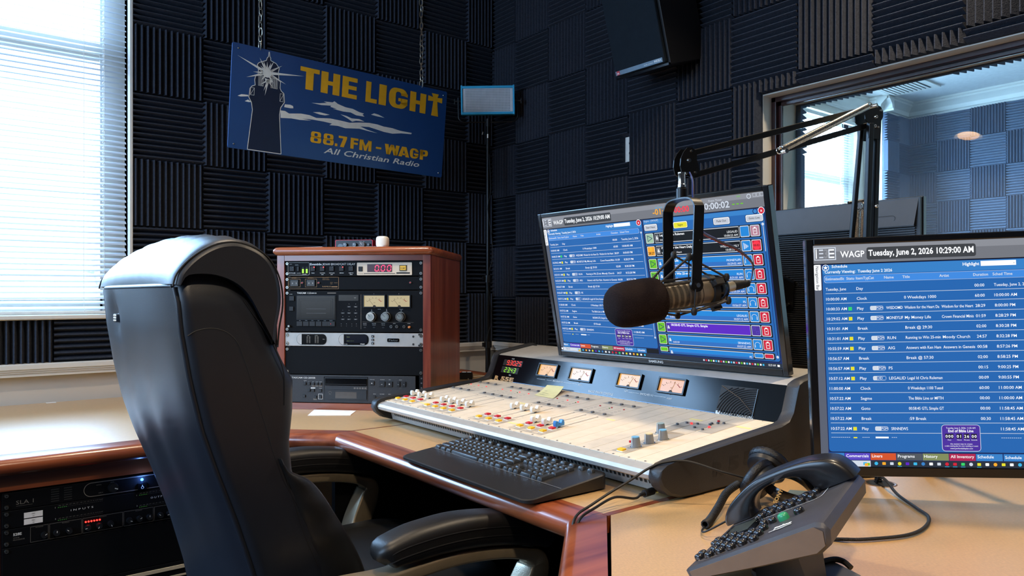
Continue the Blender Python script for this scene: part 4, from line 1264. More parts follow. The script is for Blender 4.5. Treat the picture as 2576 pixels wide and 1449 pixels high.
# deck : module strips
TD = P4((0, -.229, .0634), (1, 0, 0), (0, .0901, -.9959), (0, .9959, .0901))
MOD = lambda k: -.523+.0428*k
fad = [0, 1, 2, 4, 5, 6, 7, 10, 11, 12, 14, 15, 16]
yd = -.0016
for k in range(26):                     # one panel per module, each with its own printing
    g = G(); g.T = TD
    x = -.5444+.0428*k
    g.bb(x+.0004, x+.0424 if k < 25 else .5435, -.0012, .002, -.004, .4015, CREAM)
    x = MOD(k)
    g.disc(x, .001, .0026, yd, GREY, n=10); g.disc(x, .001, .0013, yd-.0002, PBLK, n=8)
    g.disc(x, .396, .0022, yd, GREY, n=8)
    if k in fad:
        g.flat([(x-.020, .010), (x+.020, .010), (x+.020, .072), (x-.020, .072)], yd, PGREY)
        g.rect(x-.017, x-.001, .0115, .0215, yd-.0002, CREAM)
        g.text('L%d' % (k+1), x-.014, .014, .0045, yd-.0003, PBLK)
        g.rect(x-.0007, x+.0007, .078, .209, yd, PBLK)
        g.disc(x, .211, .0022, yd, PBLK, n=8)
        g.rect(x-.019, x+.019, .226, .250, yd, PGREY)
        g.rect(x-.018, x+.018, .332, .358, yd, PGREY)
        for z in (.262, .275, .288):
            g.ring(x, z, .0028, .0008, yd, PBLK, n=10)
        g.text('dB', x+.007, .10, .0035, yd, LOWP); g.text('OFF', x+.005, .082, .0028, yd, LOWP)
    if k in (3, 13): g.rect(x-.018, x+.016, .040, .048, yd, PYEL)
    if k in (9, 17): g.rect(x-.010, x+.018, .205, .213, yd, PYEL)
    if k in (21, 24): g.rect(x-.018, x+.018, .318, .328, yd, PYEL)
    if k == 21: g.rect(x-.01, x+.019, .20, .26, yd, PGREY); g.rect(x-.012, x+.019, .245, .30, yd, PGREY)
    if k == 22:
        g.rect(x-.0195, x+.0195, .016, .052, yd, PGREY); g.rect(x-.0195, x+.0195, .054, .125, yd, PGREY); g.rect(x-.0195, x+.0195, .13, .205, yd, PGREY); g.rect(x-.0195, x+.0195, .24, .30, yd, PGREY)
        g.text('MON', x-.014, .112, .004, yd-.0003, PWHT); g.text('HDPN', x-.014, .09, .004, yd-.0003, PWHT)
    if k == 23: g.rect(x-.018, x+.019, .24, .335, yd, PGREY)
    g.build('module_panel', con, bevel=.0004, seg=1)
def cap_button(nm, k, s, mt, w=.0150, d=.0125, h=.0068):
    g = G(); g.T = TD; x = MOD(k) if isinstance(k, int) else k
    g.bb(x-w/2-.0015, x+w/2+.0015, -.003, 0, s-d/2-.0015, s+d/2+.0015, WHITE)
    g.bb(x-w/2, x+w/2, -h, -.002, s-d/2, s+d/2, mt)
    return g.build(nm, con, bevel=.0011)
for k in fad:
    cap_button('yellow_button', k, .0325, YEL); cap_button('red_button', k, .0612, RED)
cap_button('yellow_button', 22, .026, YEL)
for k in fad:
    s = .093 if k < 8 else (.153 if k < 13 else .083)
    x = MOD(k)
    cap = WHITE if k != 16 else BLUEK
    g = G(); g.T = TD
    g.bb(x-.002, x+.002, -.006, 0, s-.003, s+.003, GREY)
    # saddle shaped cap: two raised ends, waist between
    pr = [(-.0135, -.005), (.0135, -.005), (.0145, -.012), (.0125, -.0185), (.008, -.019), (.0045, -.0125), (0, -.0112), (-.0045, -.0125), (-.008, -.019), (-.0125, -.0185), (-.0145, -.012)]
    rr_ = []
    for xx, q in ((-.0058, .86), (-.0048, 1), (.0048, 1), (.0058, .86)):
        rr_.append([(x+xx, -.012+(b+.012)*q, s+a*q) for a, b in pr])
    g.loft(rr_, cap)
    g.bb(x-.0059, x+.0059, -.0125, -.0111, s-.0006, s+.0006, PBLK)
    o = g.build('fader_knob', con, bevel=.0006, ang=30)
    if k == 16: tag(o, 'blue fader knob')
for (s, x, cap) in ((.064, .423, 'b'), (.102, .426, 'c'), (.142, .430, 'b'), (.183, .389, 'g')):
    g = G(); g.T = TD
    g.cyl((x, 0, s), (x, -.003, s), .0125, CHROME, n=20)
    g.cyl((x, -.003, s), (x, -.0215, s), .0108, mat('knob_grey', '8f8e8c', .5), r1=.0088, n=12)
    g.cyl((x, -.0215, s), (x, -.0235, s), .0082, {'b': mat('cap_pale_blue', '6fa9c9', .5), 'c': mat('cap_cream', 'd9c79a', .5), 'g': mat('cap_grey_blue', '8fa3a3', .5)}[cap], n=16)
    g.bb(x-.0006, x+.0006, -.0236, -.006, s-.0106, s-.0085, PWHT)
    g.build('rotary_knob', con)
LR = emis('console_red_led', 'ff3b3b', 1.5)
GL = mat('led_green_dim', '6d8a3a', .4)
for k in fad:
    x = MOD(k)
    g = G(); g.T = TD; g.cyl((x, 0, .306), (x, -.003, .306), .0024, LR if k < 8 or k in (11, 12) else RED, n=10); g.build('red_lamp', con)
    if k % 3 == 0:
        g = G(); g.T = TD; g.cyl((x, 0, .297), (x, -.003, .297), .0018, GL, n=8); g.build('green_lamp', con)
    for z in (.238, .345):
        g = G(); g.T = TD; g.cyl((x-.002, 0, z), (x-.002, -.005, z), .0055, GREY, r1=.0045, n=12); g.build('selector_button', con)
for x, s, m_ in ((.393, .284, LR), (.446, .279, LR), (.388, .085, RED), (.43, .335, RED)):
    g = G(); g.T = TD; g.cyl((x, 0, s), (x, -.005, s), .003, m_, n=10); g.build('red_lamp', con)
for x, s in ((.37, .262), (.38, .284), (.405, .29), (.42, .26), (.432, .30), (.446, .255), (.439, .32), (.45, .327), (.43, .31)):
    g = G(); g.T = TD; g.cyl((x, 0, s), (x, -.005, s), .0038, GREY, r1=.003, n=10); g.build('selector_button', con)
# meter bridge face
TF = P4((0, .1712, .0996), (1, 0, 0), (0, .930, -.368), (0, .368, .930))
FACE = mat('bridge_black', '050609', .14, coat=.0, spec=.22, var=(4, .02))
g = G(); g.T = TF; g.bb(-.5395, .5445, -.0012, .004, -.0005, .0885, FACE); g.build('meter_bridge_face', con)
vl = [emis('vu_glow_a', 'f0b050', .85), emis('vu_glow_b', 'f2cfa4', .80), emis('vu_glow_a', 'f0b050', .85), emis('vu_glow_c', 'efa860', .80)]
for i, (x0, x1) in enumerate(((-.313, -.223), (-.166, -.070), (.031, .119), (.178, .268))):
    o = vu(con, x0, x1, .033, .0755, -.0014, vl[i], ang=(1.1, 1.25, 1.2, 1.3)[i], dep=.006, bw=.0042, name='level_meter', tk='2a1408')
    o.matrix_local = TF
yf = -.0016
g = G(); g.T = TF
for tx, x, z, h, w in (('LEFT', .067, .0225, .0042, .012), ('SWITCHED VU', .124, .020, .0052, .046), ('RIGHT', .217, .0185, .0042, .016), ('PROGRAM VU', -.232, .0225, .0045, .044), ('RIGHT', -.118, .0215, .0042, .016), ('RADIO ON-AIR CONSOLE', -.070, .0065, .0062, .098)):
    g.text(tx, x, z, h, yf, PWHT, w=w, shear=.2 if 'ON' in tx else 0)
for a, b in ((-.262, -.236), (-.184, -.124), (.082, .120), (.172, .213), (-.308, -.268)):
    g.rect(a, b, .0242 if a < 0 else .0224, .0248 if a < 0 else .0230, yf, PWHT)
g.text('CLOCK', -.455, .0775, .0036, yf, PWHT, al='C', w=.014); g.text('TIMER', -.447, .0215, .0036, yf, PWHT, al='C', w=.012)
g.text('R', -.523, .0025, .0125, yf, PTAN, w=.024, bold=.06); g.text('55E', -.489, .0025, .0125, yf, PTAN, w=.068, bold=.05)
g.rect(-.424, .370, .0012, .0024, yf, mat('blue_line', '5f8fc4', .4))
g.text('AUDIOARTS ENGINEERING', .386, -.0005+.001, .0062, yf, PWHT, w=.09, shear=.1); g.rect(.372, .384, .000, .0085, yf, SILV)
g.build('bridge_print', con)
DG = emis('digit_red_b', 'ff3020', 2.2); DGR = emis('digit_green', '8fdc28', 1.8)
g = G(); g.T = TF
g.rect(-.50, -.40, .0545, .0745, yf, PBLK); g.rect(-.50, -.41, .0295, .0505, yf, PBLK)
for i, (ch, x) in enumerate(zip('93025', (-.481, -.465, -.449, -.433, -.416))):
    seven(g, ch, x, .0575, .0105, .0145, yf-.0004, DG, tk=.11)
for x in (-.4675, -.4355): g.disc(x, .0570, .0012, yf-.0004, DG, n=8)
for i, (ch, x) in enumerate(zip('2343', (-.484, -.468, -.452, -.436))):
    seven(g, ch, x, .0325, .0105, .0145, yf-.0004, DGR, tk=.11)
g.disc(-.4545, .0318, .0012, yf-.0004, DGR, n=8)
g.build('clock_digits', con)
g = G(); g.T = TF
GRB = mat('grille_black', '15161a', .35)
import itertools
for i in range(15):
    r = .018+.0072*i
    pts = []
    for j in range(25):
        a = j/24*PI/2
        x = .476-r*math.cos(a); z = .000+.0685*0+r*math.sin(a)*.72
        if .373 <= x <= .474 and .002 <= z <= .071:
            pts.append((x, -.003, z))
    if len(pts) > 2:
        g.tube(pts, .0011, GRB, n=5)
g.tube([(.374, -.003, .070), (.43, -.003, .045), (.474, -.003, .012)], .0012, GRB, n=5)
g.tube([(.474, -.003, .071), (.474, -.003, .004)], .0012, GRB, n=5)
g.rect(.372, .476, .0095, .0725, yf, PBLK)
g.build('talkback_grille', con)
# headphone jack in the lower front
g = G(); g.cyl((.528, -.214, .0165), (.528, -.224, .0135), .0068, mat('brass', 'a8863e', .25, metal=1), n=14); g.build('headphone_socket', con)
# yellow note stuck on the deck
t = thing('sticky_note', 'yellow sticky note with pencil scribble on the mixing console', 'note', (0, 0, 0), CM)
g = G(); g.T = TD
rows = []
for i in range(7):
    v = i/6
    lift = -.0022-.011*(v**2.2)
    a = Vector((-.190+v*(-.045), lift, .300+v*.090)); b = Vector((-.104+v*(-.050), lift-.004*v, .298+v*.088))
    rows.append((a, b))
vs = [p for r in rows for p in r]
g.add(vs, [(2*i, 2*i+1, 2*i+3, 2*i+2) for i in range(6)], mat('note_yellow', 'e4d79b', .75), True)
g.build('note', t)
g = G(); g.T = TD
for i, z in enumerate((.318, .334, .35)):
    v = (z-.299)/.089; l_ = -.0022-.011*(v**2.2)-.0008
    g.text(('off air', 'call desk', 'mk')[i], -.175-.04*v, z-.004, .006, l_, LOWP, shear=.3)
g.build('scribble', t)

# ================================================================ keyboard
KO = Vector((-1.46, -1.826, H+.0008))
KM = Matrix.Translation(KO) @ Matrix.Rotation(-PI/2-math.radians(.9), 4, 'Z')
kb = thing('keyboard', 'black full size keyboard with palm rest before the console', 'keyboard', (0, 0, 0), KM)
KBK = mat('keyboard_black', '1f1d1c', .38, bump=(500, .1))
KEYM = mat('key_black', '2b2c2e', .32)
def kz(y_): return .009+.052*max(0, y_-.0)/.212*.42
bp = rpoly(-.240, .243, 0.002, .212, .022, 6)
g = G()
rings = []
for ins, dz in ((.006, 0), (0, .003), (0, None), (.003, 'top')):
    rg = []
    for x, y_ in bp:
        cx_, cy_ = 0, .107
        xx = x-(ins if x > cx_ else -ins); yy = y_-(ins if y_ > cy_ else -ins)
        z = dz if isinstance(dz, (int, float)) else (kz(y_)-.0015 if dz is None else kz(y_))
        rg.append((xx, yy, z))
    rings.append(rg)
g.loft(rings, KBK); g.build('base', kb, ang=50)
g = G(); g.add([(-.236, .0865, kz(.0865)+.0006), (.239, .0865, kz(.0865)+.0006), (.239, .0885, kz(.0885)+.0006), (-.236, .0885, kz(.0885)+.0006)], [(0, 1, 2, 3)], GREY); g.build('trim_line', kb)
km = {}
def keycap(w, d):
    if (w, d) not in km:
        g = G()
        def rg(i, z): return [(a, b, z) for a, b in rpoly(-w/2+i, w/2-i, -d/2+i, d/2-i, .0022, 3)]
        g.loft([rg(0, 0), rg(.0004, .0035), (rg(.0022, .0072)), (rg(.003, .0074))], KEYM)
        g.text('A', -w/2+.005, d/2-.0085, .0028, 0, PWHT, T=P4((0, 0, .0077), (1, 0, 0), (0, 0, -1), (0, 1, 0)))
        o = g.build('key', None, ang=40)
        km[(w, d)] = o.data; bpy.data.objects.remove(o)
    return km[(w, d)]
U = .0190
sl = math.atan2(.052*.42, .212)
def putkey(x, w, y_, d=.0165):
    o = bpy.data.objects.new('key', keycap(round(w-.0018, 4), d)); COL.objects.link(o); o.parent = kb
    o.location = (x+w/2, y_, kz(y_)-.0004); o.rotation_euler = (sl, 0, 0)
x0 = -.228
rowsK = [
    (.0985, [1.25, 1.25, 1.25, 5.75, 1.25, 1.0, 1.0, 1.25]), (.1165, [2.25]+[1]*10+[2.75]), (.1345, [1.75]+[1]*11+[2.25]), (.1525, [1.5]+[1]*12+[1.5]), (.1705, [1]*13+[2])]
for y_, ws in rowsK:
    x = x0
    s_ = 15*U/sum(w*U for w in ws)
    for w in ws:
        putkey(x, w*U*s_*.94, y_); x += w*U*s_*.94
xr = x0+15*U*.94+.006
for y_, n in ((.0985, (0, 1, 2)), (.1165, (1,)), (.1525, (0, 1, 2)), (.1705, (0, 1, 2))):
    for i in n: putkey(xr+i*U*.94, U*.94, y_)
xn = xr+3*U*.94+.006
for r_, y_ in enumerate((.0985, .1165, .1345, .1525, .1705)):
    if r_ == 0: putkey(xn, 2*U*.94, y_); putkey(xn+2*U*.94, U*.94, y_)
    else:
        for i in range(3): putkey(xn+i*U*.94, U*.94, y_)
putkey(xn+3*U*.94, U*.94, .1075, .0340); putkey(xn+3*U*.94, U*.94, .1435, .0340); putkey(xn+3*U*.94, U*.94, .1705)
for i in range(16):
    putkey(x0+i*.0278+(.006 if i > 3 else 0)+(.006 if i > 7 else 0), .0185, .1915, .0105)

# ================================================================ monitors and what they show
def E_(name, c, s=.92): return emis('ui_'+name, c, s)
UI = dict(hdr=E_('hdr', '74777f'), hdr2=E_('hdr2', '8b8e96'), box=E_('box', '3d4045'), wht=E_('wht', 'f2f5fa', 1.0), lt=E_('lt', 'cfd8e6'), blu=E_('blu', '2265b0'), blu2=E_('blu2', '3f8ae0'), bar=E_('bar', '1f86d8'), bar2=E_('bar2', '2f6fc0'), navy=E_('navy', '122a66'), org=E_('org', 'f2a529', 1.0), red=E_('red', 'd01f38'), grn=E_('grn', '6cc41e'), grn2=E_('grn2', '35d36a'), yel=E_('yel', 'e6df2e'), pur=E_('pur', '5b22c4'), pur2=E_('pur2', '4a2f9e'), blk=E_('blk', '0b0d12'), gry=E_('gry', '4f565e'), olv=E_('olv', '7f8b5c'), crm=E_('crm', 'b02350'), ora=E_('ora', 'd2532a'), vio=E_('vio', '5a46c2'), sky=E_('sky', '3580c8'), tsk=E_('tsk', '262f3d'), btn=E_('btn', 'c3c9d6'), pgr=E_('pgr', '9fc3a4'), pink=E_('pink', 'b57f92'), dkred=E_('dkred', 'ff3346', 1.0), cy=E_('cy', '39b6e8'), nav=E_('nav', '596070'))
def draw_ui(g, sw_, sh_, tm_u):
    def R(u0, u1, v0, v1, c, l=1, r=0):
        a, b, c0, c1 = u0*sw_, u1*sw_, -v1*sh_, -v0*sh_
        if r: g.rrect(a, b, c0, c1, r, -.00012*l, UI[c])
        else: g.rect(a, b, c0, c1, -.00012*l, UI[c])
    def T(t, u, v, h, c='wht', w=None, al='L', b=0., l=4, mw=None, rot=0, shear=0):
        g.text(t, u*sw_, -v*sh_, h*sh_, -.00012*l, UI[c], w=None if w is None else w*sw_, al=al, bold=b, maxw=None if mw is None else mw*sw_, rot=rot, shear=shear)
    def Fm(u0, u1, v0, v1, t, c, l=2):
        g.frame(u0*sw_, u1*sw_, -v1*sh_, -v0*sh_, t*sh_, -.00012*l, UI[c])
    R(0, 1, 0, 1, 'navy', 0)
    R(0, 1, 0, .0835, 'hdr'); R(0, 1, 0, .03, 'hdr2', 1.5)
    R(0, 1, .0835, .087, 'blk', 2)
    # station logo
    Fm(.002, .054, .010, .068, .004, 'lt', 3); R(.004, .052, .014, .064, 'hdr', 2)
    R(.006, .0085, .016, .060, 'wht', 4); R(.014, .024, .018, .025, 'lt', 4); R(.014, .024, .034, .040, 'lt', 4); R(.014, .024, .052, .058, 'lt', 4)
    g.text('3', .0255*sw_, -.058*sh_, .04*sh_, -.0005, UI['hdr2'], w=.010*sw_, bold=.03); 
    for v in (.018, .035, .052): R(.037, .050, v, v+.007, 'wht', 4)
    R(.036, .039, .018, .059, 'lt', 4)
    T('WAGP', .064, .0575, .027, w=.057, b=.02)
    R(.126, .375, .016, .072, 'box', 2, .004); T('Tuesday, June 2, 2026 10:29:00 AM', .130, .0545, .026, w=.240, b=.025)
    T('-01:00', .571, .065, .034, 'org', w=.078, b=.02); T('00:00', .662, .065, .034, 'dkred', w=.062, b=.02); T('00:00:02', .768, .067, .036, 'lt', w=.110, b=.02)
    for i in range(3): R(.888+.015*i, .897+.015*i, .050, .056, 'grn', 3)
    T('Event Timer', .828, .024, .011, 'lt', al='C', w=.05); T('Info', .914, .016, .011, 'grn', al='C'); T('Seg Timer', .60, .026, .010, 'cy', al='C')
    for i in range(3): Fm(.963+.0125*i, .974+.0125*i, .004, .024, .0016, 'lt', 3)
    g.ring(.949*sw_, -.018*sh_, .005, .0016, -.0005, UI['lt'], n=10)
    # navigation column and schedule panel
    R(0, .018, .087, .972, 'nav', 1); R(.0005, .0165, .088, .205, 'wht', 2, .002); T('Navigation Bar', .0045, .096, .0125, 'blk', rot=-PI/2, w=.060, b=.005)
    R(.019, .516, .088, .937, 'blk', 1.2, .006); R(.0198, .5152, .0895, .935, 'blu', 2, .006)
    R(.0205, .5145, .0905, .135, 'sky', 2.4, .005)
    g.disc(.028*sw_, -.103*sh_, .0062, -.0004, UI['wht'], n=16); g.disc(.028*sw_, -.103*sh_, .0052, -.00045, UI['blu'], n=16)
    g.flat([(.028*sw_+(.0048 if i % 2 == 0 else .002)*math.sin(PI*i/5), -.103*sh_+(.0048 if i % 2 == 0 else .002)*math.cos(PI*i/5)) for i in range(10)], -.0005, UI['wht'])
    T('Schedule', .0425, .104, .0125, w=.037, b=.015); T('Currently Viewing:  Tuesday June 2 2026', .0255, .1285, .0125, w=.158, b=.015)
    T('Highlight', .344, .113, .0135, w=.037, b=.02); R(.384, .462, .095, .117, 'wht', 4); T('v', .456, .110, .007, 'blk', l=6)
    g.ring(.480*sw_, -.104*sh_, .005, .002, -.0006, UI['sky'], n=8); g.disc(.502*sw_, -.103*sh_, .0085, -.0005, UI['wht'], n=18); g.disc(.502*sw_, -.103*sh_, .0072, -.00055, UI['red'], n=18); T('x', .502, .109, .014, al='C', b=.03, l=6)
    R(.0235, .499, .1385, .172, 'lt', 3, .004); R(.0242, .4983, .1395, .171, 'blu2', 3.5, .004)
    for u, t_ in ((.027, 'EstimatedSt'), (.076, 'Statu'), (.0985, 'ItemTyp'), (.127, 'Cat'), (.164, 'Name'), (.206, 'Title'), (.290, 'Artist'), (.366, 'Duration'), (.409, 'Sched Time')):
        T(t_, u, .160, .0115, 'lt', b=.02, l=6)
    rows_ = [('Tuesday, June', '', 'Day', '', '', '', '', '00:00', 'Tuesday, June 2, 2026'), ('10:00:00 AM', '', 'Clock', '', '', '0 Weekdays 1000', '', '60:00', '10:00:00 AM'), ('10:00:33 AM', 'g', 'Play', 'PGM', 'WISDOMD', 'Wisdom for the Heart Da', 'Wisdom for the Heart', '28:29', '8:00:00 PM'), ('10:29:02 AM', 'y', 'Play', 'PGM', 'MONEYLIF', 'My Money Life', 'Crown Financial Minis', '01:59', '8:28:29 PM'), ('10:31:01 AM', '', 'Break', '', '', 'Break @ 29:30', '', '02:00', '8:30:28 PM'), ('10:31:01 AM', 'y', 'Play', 'PGM', 'RUN', 'Running to Win 25-min', 'Moody Church', '24:57', '8:32:28 PM'), ('10:55:59 AM', 'y', 'Play', 'PGM', 'AIG', 'Answers with Ken Ham', 'Answers in Genesis', '00:58', '8:57:26 PM'), ('10:56:57 AM', '', 'Break', '', '', 'Break @ 57:30', '', '02:00', '8:58:25 PM'), ('10:56:57 AM', 'y', 'Play', 'PGM', 'PS', '', '', '00:15', '9:00:25 PM'), ('10:57:12 AM', 'y', 'Play', 'ID', 'LEGALID', 'Legal Id Chris Ruleman', '', '00:09', '9:00:55 PM'), ('11:00:00 AM', '', 'Clock', '', '', '0 Weekdays 1100 Tuesd', '', '60:00', '11:00:00 AM'), ('10:57:22 AM', '', 'Segme', '', '', 'The Bible Line or MFTH', '', '00:00', '11:00:00 AM'), ('10:57:22 AM', '', 'Goto', '', '', '00:58:45 GTL Simple GT', '', '00:00', '11:58:45 AM'), ('10:57:22 AM', '', 'Break', '', '', ':59 Break', '', '00:30', '11:58:45 AM'), ('10:57:22 AM', 'y', 'Play', 'PGM', 'SRNNEWS', '', '', '', '11:58:45 AM')]
    for i, r_ in enumerate(rows_):
        v = .2075+.0450*i
        for u, t_, mw in ((.0265, r_[0], .048), (.0985, r_[2], .03), (.166, r_[4], .038), (.208, r_[5], .079), (.292, r_[6], .071), (.368, r_[7], .03), (.411, r_[8], .08)):
            if t_: T(t_, u, v, .0125, 'wht', mw=mw, b=.004)
        if r_[1]: R(.078, .0865, v-.0135, v+.0025, 'grn2' if r_[1] == 'g' else 'yel', 4)
        if r_[3]:
            R(.129, .159, v-.0155, v+.003, 'wht', 3.2, .002); R(.1425 if r_[3] == 'PGM' else .138, .1584, v-.0142, v+.0017, 'blu', 3.6); R(.1296, .1415, v-.0142, v+.0017, 'lt', 3.6); T(r_[3], .1435, v-.0015, .0105, mw=.014)
        R(.026, .500, v+.0125, v+.0145, 'lt', 3)
    v = .2075+.045*15
    for u, n in ((.0265, 10), (.0985, 4), (.166, 3), (.411, 10)):
        for k_ in range(n): R(u+.0045*k_, u+.003+.0045*k_, v-.013, v-.0115, 'wht', 4)
    R(.078, .0865, v-.0135, v-.008, 'yel', 4); R(.129, .159, v-.0155, v-.008, 'wht', 4)
    R(.507, .5085, .17, .86, 'lt', 3); g.disc(.5078*sw_, -.168*sh_, .003, -.0005, UI['lt'], n=8); g.disc(.5078*sw_, -.862*sh_, .003, -.0005, UI['lt'], n=8)
    # countdown pop-up
    a = tm_u
    R(a, a+.0865, .813, .930, 'lt', 5, .006); R(a+.0012, a+.0853, .8152, .9278, 'pur2', 5.5, .005)
    T('Tuesday, June 2, 2026, 11:55 AM', a+.043, .831, .007, al='C', l=8, mw=.065); T('End of Bible Line', a+.043, .846, .0115, al='C', w=.056, b=.02, l=8)
    for n_, (x, wd) in enumerate(((.008, 3), (.033, 2), (.0495, 2), (.066, 2))):
        for q in range(wd):
            R(a+x+.0062*q, a+x+.0058+.0062*q, .853, .874, 'blk', 7); T(('000', '01', '26', '00')[n_][q], a+x+.0029+.0062*q, .870, .012, al='C', b=.02, l=9)
    for x, t_ in ((.017, 'Days'), (.039, 'Hours'), (.0555, 'Minutes'), (.072, 'Seconds')): T(t_, a+x, .882, .005, al='C', l=8)
    T('a table seating plan for your wedding or event', a+.043, .909, .006, al='C', l=8, mw=.074); T('the easiest way to create', a+.043, .900, .006, al='C', l=8, mw=.05); T('www.perfecttableplan.com', a+.043, .920, .0065, al='C', l=8, mw=.05)
    # tabs and task bar
    for i, (t_, c) in enumerate((('Music', 'sky'), ('Commercials', 'vio'), ('Liners', 'ora'), ('Programs', 'gry'), ('History', 'olv'), ('All Inventory', 'crm'), ('Schedule', 'sky'))):
        u = .0185+.0 if i == 0 else -.0035+.0595*i
        R(u, -.0035+.0595*(i+1)-.0012, .9405, .971, c, 3); T(t_, u+.003, .959, .0125, b=.01, l=6, mw=.052)
    R(.414, .516, .9405, .971, 'blk', 2); R(.414, .459, .9405, .971, 'sky', 3.4); T('Schedule', .417, .961, .0125, b=.01, l=6, mw=.04)
    R(0, 1, .973, 1, 'tsk', 3); R(.012, .115, .974, 1, 'lt', 4); T('Search', .03, .991, .011, 'gry', l=6); R(.002, .010, .979, .995, 'wht', 5)
    R(.098, .106, .981, .994, 'cy', 6); R(.105, .113, .984, .996, 'grn', 6); R(.101, .109, .986, .998, 'org', 7)
    cs = ['cy', 'org', 'lt', 'yel', 'pur', 'cy', 'sky', 'wht', 'lt', 'red', 'red', 'grn2', 'lt', 'yel', 'wht', 'org', 'yel', 'wht', 'cy']
    for i, c in enumerate(cs):
        u = .124+.0178*i
        if i % 3 == 0: g.disc((u+.004)*sw_, -.986*sh_, .0032, -.0006, UI[c], n=10)
        else: R(u, u+.008, .980, .992, c, 5, .0008)
        if i in (3, 9, 10, 11, 13): R(u-.001, u+.009, .9965, .9985, 'cy', 5)
    for i in range(24): R(.705+.0098*i, .711+.0098*i, .982, .993, ('lt', 'cy', 'wht', 'grn', 'lt', 'red')[i*5 % 6], 5, .0006)
    T('10:29 AM', .951, .991, .0115, l=6, mw=.025); R(.982, .990, .980, .992, 'wht', 5)
    # play-out engine panel
    R(.521, .995, .089, .965, 'blk', 1.2, .006); R(.5225, .9935, .0905, .962, 'blu', 2, .006); R(.523, .993, .0915, .118, 'sky', 2.3)
    T('Engine - [WAGP]', .527, .105, .0115, 'lt', w=.062)
    g.ring(.965*sw_, -.104*sh_, .006, .002, -.0006, UI['navy'], n=8); g.disc(.986*sw_, -.103*sh_, .0085, -.0005, UI['wht'], n=18); g.disc(.986*sw_, -.103*sh_, .0072, -.00055, UI['red'], n=18); T('x', .986, .109, .014, al='C', b=.03, l=6)
    for u0, u1, t_, c in ((.525, .582, 'Start Next', 'btn'), (.652, .709, 'Segue', 'crl'), (.812, .872, 'Fade Out', 'btn'), (.930, .989, 'Goto Live', 'btn')):
        R(u0-.0015, u1+.0015, .120, .163, 'blk', 3, .004); R(u0, u1, .1215, .1605, 'wht', 3.4, .0035); R(u0+.0015, u1-.0015, .126, .158, 'btn' if c == 'btn' else 'yel', 3.8, .003); T(t_, (u0+u1)/2, .146, .0115, 'blk', al='C', l=6, b=.01)
    eng = [('pgr', 'blk', 'LEGALID', '10:00:23 AM', 'Legal Id Chris Ruleman', '0:00:09'), ('org', 'blk', 'WISDOMDAILY', '10:00:33 AM', 'Wisdom for the Heart Daily', 'Wisdom for the Heart'), ('grn', 'bar', 'MONEYLIFE', '10:29:02 AM', 'My Money Life', 'Crown Financial Ministry'), ('grn', 'bar', 'RUN', '10:31:01 AM', 'Running to Win 25-min', 'Moody Church'), ('grn', 'bar', 'AIG', '10:55:59 AM', 'Answers with Ken Ham', 'Answers in Genesis'), ('grn', 'bar', 'PS', '10:56:57 AM', '', '0:00:15'), ('grn', 'bar', 'LEGALID', '10:57:12 AM', '', '0:00:09'), ('grn', 'pur', '', '', '00:58:45 GTL Simple GTL Simple', ''), ('grn', 'bar', 'SRNNEWS', '10:57:22 AM', '', '0:03:59'), ('grn', 'bar', 'PS', '', '', '')]
    for i, (pc, bc, a_, b_, t1, t2) in enumerate(eng):
        v = .179+.0822*i
        h_ = .066 if i < 9 else .033
        R(.5235, .978, v-.004, v+h_+.003, 'blk', 2.5, .003)
        R(.5255, .560, v, v+h_-.002, 'lt', 3, .003); R(.5275, .558, v+.004, v+h_-.006, pc, 3.5, .002)
        if i == 1:
            T('2', .5425, v+.027, .016, 'yel', al='C', l=6, b=.02); T('28:27', .5425, v+.052, .015, 'blk', al='C', l=6, b=.02)
        elif i < 9:
            tri = [(.534*sw_, -(v+.014)*sh_), (.534*sw_, -(v+.05)*sh_), (.554*sw_, -(v+.032)*sh_)]
            g.line(tri+tri[:1], .0015, -.0006, UI['navy'])
        R(.5655, .9015, v, v+h_-.002, 'lt', 3, .002); R(.5665, .9005, v+.004, v+h_-.006, bc, 3.5, .001)
        if bc == 'bar': R(.5665, .9005, v+.035, v+h_-.006, 'bar2', 3.8)
        R(.569, .583, v+.010, v+min(h_, .066)-.012, 'hdr' if bc == 'blk' else ('sky' if bc == 'bar' else 'pur2'), 4.5); T('&', .576, v+.041, .02, al='C', l=7, b=.02)
        if t1: T(t1, .588, v+.023, .014, l=7, b=.02, mw=.18)
        if t2: T(t2, .588, v+.052, .0115, l=7, mw=.12)
        if a_: T(a_, .896, v+.034, .0125, l=7, al='R')
        if b_: T(b_, .896, v+.055, .0125, l=7, al='R')
        for u0, c in ((.9045, 'cy' if bc != 'pur' else 'pur2'), (.9405, 'red' if i else 'pink')):
            R(u0, u0+.033, v, v+h_-.002, 'lt', 3, .003); R(u0+.002, u0+.031, v+.0045, v+h_-.0065, 'bar' if c == 'cy' else c, 3.6, .002)
